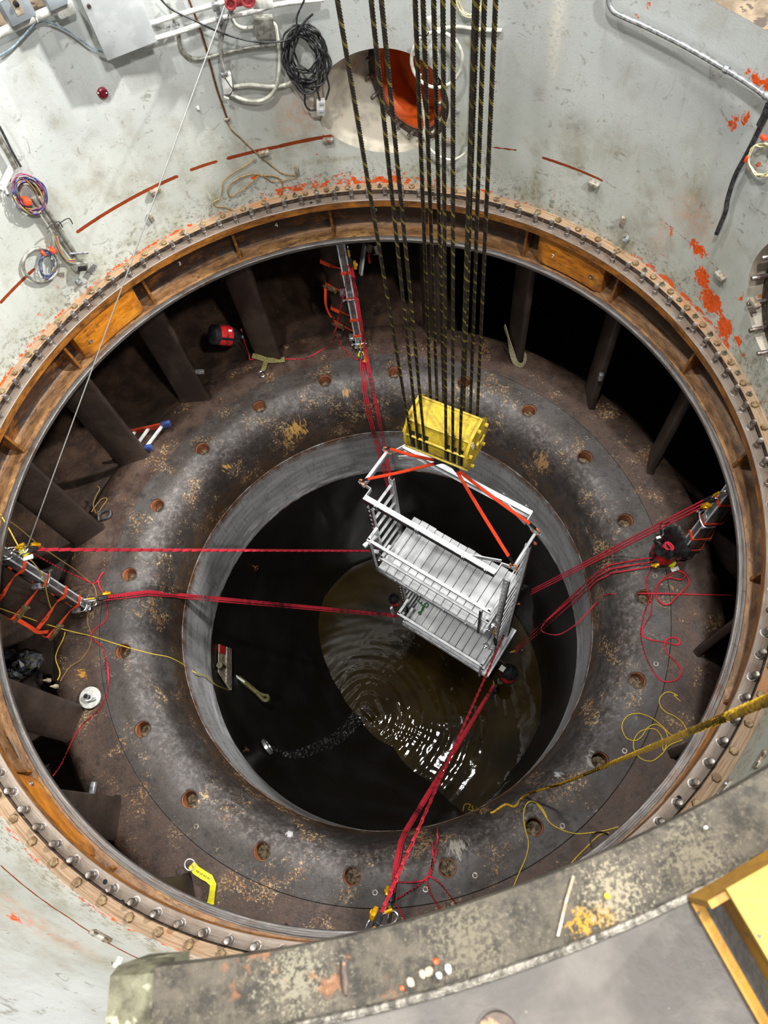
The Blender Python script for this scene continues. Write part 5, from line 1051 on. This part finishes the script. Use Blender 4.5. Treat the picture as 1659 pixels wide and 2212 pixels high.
# conduits right of the cabinet
pipe('conduit', [(310, 55), (400, 28), (482, 5), (540, -10)], .021, MT['white'], 'upper white conduit right of the grey cabinet', 'conduit', .10)
pipe('conduit', [(320, 88), (400, 64), (470, 40), (545, 26), (600, 10), (700, -2)], .021, MT['white'], 'lower white conduit right of the grey cabinet', 'conduit', .10)
st = thing('strut_bracket', onwall(476, 60, .05), 'grey strut bracket carrying the two white conduits', 'bracket')
pipe('strut', [(468, -10), (478, 70)], .022, MT['galv'], None, off=.05, parent=st); wbox('clamp', 466, 14, (.06, .05, .06), .12, MT['galv'], parent=st); wbox('clamp', 475, 42, (.06, .05, .06), .12, MT['galv'], parent=st)
pipe('tray_bracket', [(363, 5), (378, 52)], .014, MT['conduit'], 'thin grey bracket rod with bolts behind the conduits', 'bracket', .04)
for x, y in ((363, 57), (376, 54), (383, 52)): P = onwall(x, y, .05); b = MB(); b.hexa(P, -wax(x, y)[1], .018, .03); b.build('bolt', MT['galv'], label={363: 'left bolt under the white conduits', 376: 'middle bolt under the white conduits', 383: 'right bolt under the white conduits'}[x], cat='bolt', group='bolts under the conduits')
wi = thing('hand_winch', onwall(515, 10, .15), 'red hand winch with a white tag at the top edge', 'winch')
for x, y, rr in ((497, 2, .05), (535, -6, .06)): P = onwall(x, y, .16); b = MB(); b.lathe(P, -wax(x, y)[1], [(0, .03), (rr*.6, .03), (rr*.7, .05), (rr, .05), (rr, -.03)], 22); b.build('drum', MT['winch'], wi)
wbox('frame_plate', 515, 3, (.22, .03, .07), .14, MT['winch'], parent=wi); wbox('tag', 568, 8, (.17, .008, .08), .14, MT['white'], parent=wi, tilt=.12)
pipe('grey_hose', [(508, 8), (495, 30), (484, 58), (478, 90), (479, 125), (484, 158)], .019, MT['greyhose'], 'grey flexible hose dropping from the winch to the connector box', 'hose', .09)
pipe('conduit', [(384, 60), (388, 92), (398, 115), (425, 128), (470, 118), (540, 103), (605, 95)], .018, MT['conduit'], 'J-bent grey conduit below the white conduits', 'conduit', .03)
wbox('junction_box', 571, 58, (.17, .09, .17), .05, MT['conduit'], 'grey square junction box above the hose loop', 'box', tilt=.1)
pipe('conduit', [(500, 38), (508, 52), (522, 60), (540, 60), (556, 56)], .016, MT['whitewire'], 'short bent pale conduit left of the junction box', 'conduit', .04)
pipe('hose', [(588, 50), (595, 56), (598, 75), (604, 115), (603, 150), (599, 180), (585, 205), (560, 218), (525, 215), (497, 203)], .017, MT['whitewire'], 'pale hose looping from the junction box round to the connector', 'hose', .06)
pipe('hose', [(505, 187), (540, 183), (585, 187), (620, 182), (648, 162)], .017, MT['whitewire'], 'pale hose running right from the connector behind the cable coil', 'hose', .05)
cb = thing('connector_box', onwall(490, 195, .06), 'white cable connector box with dangling tie', 'connector'); wbox('body', 490, 178, (.09, .07, .19), .06, MT['white'], parent=cb, tilt=.18); wbox('cap', 484, 158, (.07, .06, .04), .08, MT['galv'], parent=cb); pipe('tie', [(486, 168), (497, 185), (503, 195), (493, 208)], .004, MT['black'], None, off=.11, parent=cb); wbox('tie_end', 489, 211, (.05, .02, .02), .08, MT['white'], parent=cb, tilt=.6)
pipe('brown_pipe', [(400, -20), (420, 30), (440, 85), (452, 130), (468, 190), (480, 225), (491, 257)], .009, MT['copper'], 'thin brown pipe running down the wall past the white wire', 'pipe', .02)
wbox('pipe_clip', 491, 257, (.06, .03, .025), .02, MT['bracket'], 'small clip at the end of the brown pipe', 'clip')
pipe('wire', [(491, 262), (500, 280), (520, 298), (540, 318), (565, 340), (590, 360), (612, 375), (640, 379)], .006, MT['wire'], 'tan wire descending from the brown pipe to the bracket', 'wire', .02)
pipe('wire', [(553, 343), (530, 358), (500, 376), (483, 392), (480, 412), (476, 428), (462, 436), (466, 445), (485, 448), (505, 456), (520, 470)], .006, MT['wire'], 'tan wire curling down to the flange below the clips', 'wire', .02)
pipe('wire', [(640, 382), (610, 390), (588, 392), (572, 382), (550, 376), (522, 382), (500, 396), (492, 412), (498, 424), (520, 413), (545, 393), (560, 380), (590, 380), (607, 388), (610, 398), (604, 424), (592, 445), (565, 455), (540, 458)], .006, MT['wire'], 'tan wire lying in a long loose loop above the flange', 'wire', .02)
pipe('black_cable', [(340, -10), (370, 20), (420, 44), (470, 68), (520, 84), (560, 91), (605, 90), (628, 82), (640, 62), (642, 35), (655, 5), (660, -10)], .008, MT['rubber'], 'thin black cable drooping across the conduits to the coil', 'cable', .13)
# black cable coil
co = thing('cable_coil', onwall(662, 190, .05), 'big tangled coil of black cable hanging on the wall', 'cable coil'); g = np.random.default_rng(11)
for k in range(14):
    cx, cy = 657+g.uniform(-8, 12), 112+g.uniform(-16, 20); rx, ry = g.uniform(20, 47), g.uniform(44, 76); tl = math.radians(g.uniform(-24, 4)); pts = []
    for a in np.linspace(0, 2*PI, 18)[:-1]:
        x, y = rx*math.cos(a)*(1+.12*g.uniform(-1, 1)), ry*math.sin(a)*(1+.06*g.uniform(-1, 1)); pts.append((cx+x*math.cos(tl)-y*math.sin(tl), cy+x*math.sin(tl)+y*math.cos(tl), .05+.07*g.random()))
    pipe('turn', pts, .0085, MT['rubber'], None, closed=True, n=4, parent=co)
pipe('tail', [(675, 150), (682, 180), (690, 215)], .0095, MT['rubber'], None, off=.10, parent=co); pipe('tail', [(650, 170), (658, 200), (659, 225), (670, 238), (687, 236)], .0095, MT['rubber'], None, off=.08, parent=co); pipe('tail', [(700, 120), (706, 165), (711, 190), (704, 215)], .0095, MT['rubber'], None, off=.07, parent=co); pipe('hanger', [(641, 70), (660, 45), (676, 30)], .0095, MT['rubber'], None, off=.12, parent=co)
ob = thing('outlet_box', onwall(693, 250, .06), 'white outlet box hanging from the black cable coil', 'outlet'); wbox('body', 693, 231, (.085, .07, .15), .07, MT['white'], parent=ob, tilt=.16)
for dy in (-8, 8): wbox('socket', 695, 231+dy, (.045, .012, .035), .108, MT['grey'], parent=ob, tilt=.16)
# alarm button, clips, studs on the wall
P = onwall(221, 200, .0); r_ = -wax(221, 200)[1]; rt = thing('alarm_button', P-UZ*.05, 'small dark red round alarm on the bare left wall', 'alarm'); b = MB(); b.lathe(P, r_, [(.048, 0), (.046, .02), (.036, .03), (.034, .022), (.022, .022), (.020, .034), (0, .034)], 28); b.build('body', MT['alarm'], rt)
for dx in (-9, 9): b = MB(); b.ell(onwall(221+dx, 201, .026), (.007, .007, .007)); b.build('screw', MT['white'], rt)
CL = {(336, 413): 'steel clip on the dark red line left of the white wire', (570, 331): 'steel clip on the dark red line above the tan wires', (709, 303): 'steel clip on the dark red line left of the recess', (968, 304): 'steel clip just below the recess behind the ropes', (1283, 398): 'steel clip on the short dark red line at right', (1555, 597): 'rusty clip below the orange patch on the right wall', (1630, 655): 'rusty block clip beside the right recess'}
for (x, y), lb in CL.items(): wbox('wall_clip', x, y, (.11, .05, .045), .025, MT['bracket'], lb, 'clip', group='clips along the painted line')
for (x, y), lb in {(326, 470): 'small upright tab above the left flange', (641, 368): 'upright tab where the tan wires end', (1345, 478): 'small upright tab above the right flange', (1056, 345): 'upright tab behind the right wire ropes'}.items(): wbox('wall_tab', x, y, (.045, .03, .10), .015, MT['bracket'], lb, 'tab', group='upright tabs on the wall')
for (x, y), lb in {(1355, 515): 'grey threaded plug on the right wall above the flange', (167, 607): 'grey round plug on the left wall above the flange', (252, 2088): 'white nut on the near left wall', (427, 232): 'white cap near the white wire', (989, 240): 'small grey stud right of the recess'}.items():
    P = onwall(x, y, 0); r_ = -wax(x, y)[1]; s = .5 if x in (427, 989) else .8 if x == 252 else 1; b = MB(); b.lathe(P, r_, [(.035*s, 0), (.035*s, .02*s), (.026*s, .022*s), (.026*s, .06*s), (.018*s, .066*s), (0, .066*s)], 14); b.build('wall_plug', MT['galv'] if x > 900 or x < 200 else MT['white'], label=lb, cat='plug', group='plugs on the wall')
for (x, y, w_, h_, tl), lb in {(1562, 1706, .16, .12, .0): 'bolted steel plate above the foreground girder at right', (1642, 1640, .14, .07, .0): 'small steel plate with two holes at the right edge', (218, 2022, .14, .07, .0): 'small steel plate on the near left painted line'}.items():
    rt = wbox('wall_plate', x, y, (w_, .025, h_), .012, MT['bracket'], lb, 'plate', tilt=tl, group='plates on the near wall'); P = onwall(x, y, .024); t_, r_, z_ = wax(x, y)
    for s in (-1, 1): b = MB(); b.hexa(P+t_*s*w_*.28, -r_, .016, .018 if x == 1562 else .004, 10); b.build('bolt', MT['galv'] if x == 1562 else MT['nut'], rt)
# cable bundle on the left wall
lb_ = thing('pipe_bundle', onwall(175, 580, .06), 'two mottled grey pipes with cable ties slanting down the left wall', 'pipes')
for o, dx in ((.06, 0), (.09, 12)): pipe('pipe', [(72+dx, 425), (110+dx, 482), (140+dx, 530), (172+dx*.6, 572)], .027 if dx == 0 else .018, MT['conduit'], None, off=o, parent=lb_)
for x, y in ((113, 487), (135, 480)): pipe('cable_tie', [(x-12, y+8), (x, y-2), (x+14, y-8), (x+22, y+4)], .005, MT['black'], None, off=.13, parent=lb_)
pipe('upper_pipe', [(-25, 262), (0, 302), (20, 335), (34, 362)], .026, MT['conduit'], 'mottled grey pipe coming in at the left edge above the coloured coil', 'pipe', .07)
pipe('upper_cable', [(-25, 235), (0, 275), (25, 325), (45, 360)], .010, MT['rubber'], 'black cable beside the mottled pipe at the left edge', 'cable', .10)
wbox('clamp_bar', 14, 385, (.22, .04, .05), .05, MT['white'], 'white clamp bar above the coloured wire coil', 'bracket', tilt=-.45); pipe('hook', [(0, 395), (10, 405), (16, 418)], .012, MT['white'], 'small white hook under the clamp bar', 'hook', .06)
bx = thing('open_box', onwall(182, 585, .08), 'small open grey box at the lower end of the pipe bundle', 'box'); wbox('body', 172, 573, (.14, .09, .09), .07, MT['conduit'], parent=bx, tilt=.6); wbox('mouth', 178, 580, (.09, .02, .05), .125, MT['dark'], parent=bx, tilt=.6); wbox('cover', 200, 580, (.10, .012, .07), .05, MT['galv'], parent=bx, tilt=-.4); pipe('rod', [(150, 548), (190, 546)], .012, MT['galv'], None, off=.10, parent=bx)
wcols = ['6b4fa0', 'b9467e', '3a4f8c', 'd7c24a', '2b2b30', 'c9c6bd', '7d3b8f', '4a6fb0', '8a2f3a', 'e0a03a']
wm = [M('coloured_wire_'+c, ''.join('%02x' % int(int(c[i:i+2], 16)*.62+22) for i in (0, 2, 4)), None, 1, .5) for c in wcols]
wcoil = thing('wire_coil', onwall(66, 465, .08), 'coil of many coloured wires tied with orange tape on the left wall', 'wire coil'); g = np.random.default_rng(4)
for k in range(22):
    cx, cy = 63+g.uniform(-4, 4), 420+g.uniform(-5, 5); rx, ry = g.uniform(17, 35), g.uniform(32, 46); tl = math.radians(-32); pts = []
    for a in np.linspace(0, 2*PI, 14)[:-1]: x, y = rx*math.cos(a), ry*math.sin(a); pts.append((cx+x*math.cos(tl)-y*math.sin(tl), cy+x*math.sin(tl)+y*math.cos(tl), .04+.07*g.random()))
    pipe('wire', pts, .005, wm[k % 10], None, closed=True, n=4, parent=wcoil)
wbox('orange_tape', 56, 434, (.06, .10, .05), .08, MT['sling'], parent=wcoil, tilt=.5)
gl = thing('conduit_loop', onwall(88, 605, .05), 'grey conduit loop with wires inside, left of the open box', 'conduit loop'); pipe('loop', [(88+38*math.cos(a), 572+36*math.sin(a)) for a in np.linspace(0, 2*PI, 22)[:-1]], .016, MT['conduit'], None, off=.04, closed=True, n=4, parent=gl)
pipe('riser', [(112, 560), (116, 530), (112, 500)], .014, MT['conduit'], None, off=.06, parent=gl)
for k in range(9):
    rx, ry = g.uniform(9, 19), g.uniform(20, 33); pipe('wire', [(101+rx*math.cos(a), 572+ry*math.sin(a), .03+.04*g.random()) for a in np.linspace(0, 2*PI, 14)[:-1]], .004, wm[[2, 7, 5, 0, 3, 4][k % 6]], None, closed=True, n=4, parent=gl)
for k in range(4): pipe('wire', [(118+k*2, 510), (124+k*2, 530+k), (140+k*2, 558+k*2), (162, 560+k*3)], .004, wm[[3, 1, 9, 5][k]], None, off=.12, parent=gl)
wbox('orange_tape', 113, 540, (.05, .08, .04), .06, MT['sling'], parent=gl); wbox('orange_tape', 93, 547, (.025, .05, .04), .06, MT['sling'], parent=gl)
# hose rings and wires behind the crane ropes
hr_ = thing('hose_ring', onwall(945, 190, .1), 'pale hose ring hanging in front of the recess behind the wire ropes', 'hose'); pipe('ring', [(944+55*math.cos(a), 129+60*math.sin(a)) for a in np.linspace(0, 2*PI, 26)[:-1]], .016, MT['whitewire'], None, off=.16, closed=True, n=4, parent=hr_)
pipe('tail', [(908, 160), (906, 190), (912, 230), (918, 270), (916, 290), (928, 320), (950, 338), (978, 345), (1005, 330), (1018, 300)], .013, MT['whitewire'], None, off=.12, parent=hr_); pipe('tie', [(905, 75), (918, 80), (926, 70)], .006, MT['black'], None, off=.20, parent=hr_)
wbox('paper_tag', 935, 104, (.09, .006, .16), .14, MT['white'], 'white tag hanging inside the pale hose ring', 'tag', tilt=-.2); wbox('paper_tag', 934, 50, (.07, .02, .12), .04, MT['white'], 'white plate on the wall above the pale hose ring', 'plate', tilt=-.3)
pipe('pale_pipe', [(945, 64), (990, 58), (1040, 64), (1085, 66)], .017, MT['whitewire'], 'short horizontal pale pipe behind the right wire ropes', 'pipe', .04)
pipe('pale_pipe', [(1025, 60), (1022, 140), (1018, 250), (1012, 310)], .014, MT['conduit'], 'thin upright pipe hidden behind the thick pair of ropes', 'pipe', .03)
ywc = thing('cream_coil', onwall(1015, 40, .05), 'coil of cream wire at the top edge behind the ropes', 'wire coil'); ywr = thing('cream_coil', onwall(1645, 375, .05), 'coil of cream wire at the right edge under the black hose', 'wire coil')
for k in range(6):
    rx, ry = g.uniform(24, 33), g.uniform(30, 44); pipe('turn', [(1016+rx*math.cos(a), -2+ry*math.sin(a), .03+.03*g.random()) for a in np.linspace(0, 2*PI, 16)[:-1]], .004, MT['cream'], None, closed=True, n=4, parent=ywc)
    rx, ry = g.uniform(26, 34), g.uniform(30, 36); pipe('turn', [(1645+rx*math.cos(a), 345+g.uniform(-4, 4)+ry*math.sin(a), .03+.03*g.random()) for a in np.linspace(0, 2*PI, 16)[:-1]], .005, MT['cream'], None, closed=True, n=4, parent=ywr)
wbox('orange_tape', 1613, 342, (.03, .03, .06), .05, MT['sling'], parent=ywr); wbox('orange_tape', 1650, 297, (.05, .03, .03), .05, MT['sling'], parent=ywr)
# conduit and hose on the right wall
rc = thing('wall_conduit', onwall(1480, 100, .05), 'long silver conduit curving along the upper right wall', 'conduit'); pipe('pipe', [(1314, -20), (1315, 5), (1326, 25), (1350, 38), (1400, 60), (1480, 100), (1560, 146), (1620, 183), (1690, 235)], .020, MT['galv'], None, off=.06, n=8, parent=rc)
for x, y in ((1568, 150), (1655, 207)): q = onwall(x, y, .06); d = onwall(x+6, y+4, .06)-q; b = MB(); b.lathe(q, d, [(.024, -.02), (.027, -.015), (.027, .015), (.024, .02)], 14); b.build('coupling', MT['galv'], rc)
pipe('black_hose', [(1690, 200), (1660, 235), (1640, 280), (1612, 335), (1588, 380), (1572, 430), (1568, 455), (1556, 485), (1548, 505)], .019, MT['rubber'], 'black rubber hose hanging down the right wall', 'hose', .05)
for k, pts in enumerate(([(1662, 225), (1652, 250), (1642, 270)],)): pipe('hose_collar', pts, .028, MT['rubber'], 'thick rubber sleeve on the black hose at the right edge', 'sleeve', .05)
# straight white wire from the winch to the left anchor
A, B = onwall(486, 12, .16), atz(60, 1178, 1.98); b = MB(); b.tube([A, B], .0055, 8); b.tube([B, atz(36, 1217, 1.55)], .005, 6); b.build('white_wire', MT['steelrope'], label='straight white steel wire from the red winch to the left anchor', cat='wire')
# welding rods left on the shelf
for p, q, lb in (((1388, 681), (1411, 723), 'thin welding rod lying on the right shelf'), ((21, 1585), (42, 1636), 'thin welding rod lying on the left shelf')): b = MB(); b.tube([atz(*p, 2.24), atz(*q, 2.215)], .004, 6); b.build('welding_rod', MT['steelrope'], label=lb, cat='rod')
# yellow steel channel standing on the foreground girder
ZF = 6.803
yc = thing('yellow_channel', atz(1540, 2000, ZF), 'yellow painted steel channel on the girder at the lower right corner', 'channel')
A = atz(1482, 1936, ZF); Bq = atz(1720, 1800, ZF); C = atz(1665, 2260, ZF); ta = norm(Bq-A); tb = norm(C-A); hh = .12
b = MB(); b.prism([A, Bq, Bq+UZ*hh, A+UZ*hh][::-1], tb*.012); b.build('end_plate', MT['ochre'], yc)
b = MB(); b.prism([A+UZ*.0, A+tb*.6, A+tb*.6+ta*.018, A+ta*.018][::-1], UZ*.010); b.build('lower_flange', MT['ochre'], yc)
b = MB(); b.prism([A+ta*.05+tb*.012, A+ta*.05+tb*.6, A+ta*.05+tb*.6+UZ*hh, A+ta*.05+tb*.012+UZ*hh], ta*.010); b.build('web', MT['ochre'], yc)
b = MB(); b.prism([A+ta*.035+UZ*hh-tb*.004, Bq+UZ*hh-tb*.004, Bq+tb*.6+UZ*hh, A+ta*.035+tb*.6+UZ*hh][::-1], UZ*.012); b.build('upper_flange', MT['ochre_pale'], yc)
# gravel, chips and a rag on the girder
g = np.random.default_rng(9)
for i, (x, y, s, m, lb) in enumerate([(886, 2122, 0.0083, 'wood', 'largest pale stone chip on the girder'), (912, 2105, 0.0075, 'wood', 'pale stone chip second from the left on the girder'), (927, 2098, 0.0090, 'wood', 'pale stone chip third from the left on the girder'), (948, 2107, 0.0067, 'white', 'white stone chip near the weld seam on the girder'), (968, 2093, 0.0075, 'white', 'rightmost pale stone chip of the cluster on the girder'), (942, 2077, .007, 'disc', 'orange stone chip above the pale chips'), (868, 2135, .005, 'disc', 'tiny orange chip left of the pale chips'), (1312, 1936, .006, 'yelstrap', 'yellow paint flake on the girder near the scratch'), (1525, 1788, 0.0045, 'white', 'white chip on the girder at the right')]):
    P = atz(x, y, 6.803+s*.35); b = MB(); b.ell(P, (s, s*.8, s*.55), radial(g.uniform(0, 360)), 8, 5, .35, i); b.build('stone_chip', MS['disc'] if m == 'disc' else MT[m], label=lb, cat='stone', group='chips on the girder', angle=20)
b = MB(); b.strap([atz(1205, 2022, 6.8045), atz(1222, 1950, 6.8045), atz(1239, 1892, 6.8045)], .0045, .002, UZ); b.build('white_stick', MT['bracket'], label='thin white sliver lying across the girder flange', cat='stick')
P = [atz(738, 2150, 6.803), atz(742, 2110, 6.81), atz(748, 2085, 6.803)]; b = MB(); b.ell(atz(743, 2112, 6.803), (.030, .007, .004), radial(-100), 10, 6, .4, 2); b.build('dried_leaf', MS['rustplate'], label='brown dried sliver lying on the girder flange', cat='debris')
b = MB(); b.hexa(atz(1075, 2236, 6.80), UZ, .035, .012, 24); b.build('deck_plug', MS['rustplate'], label='rusty round plug at the bottom edge of the picture', cat='plug')
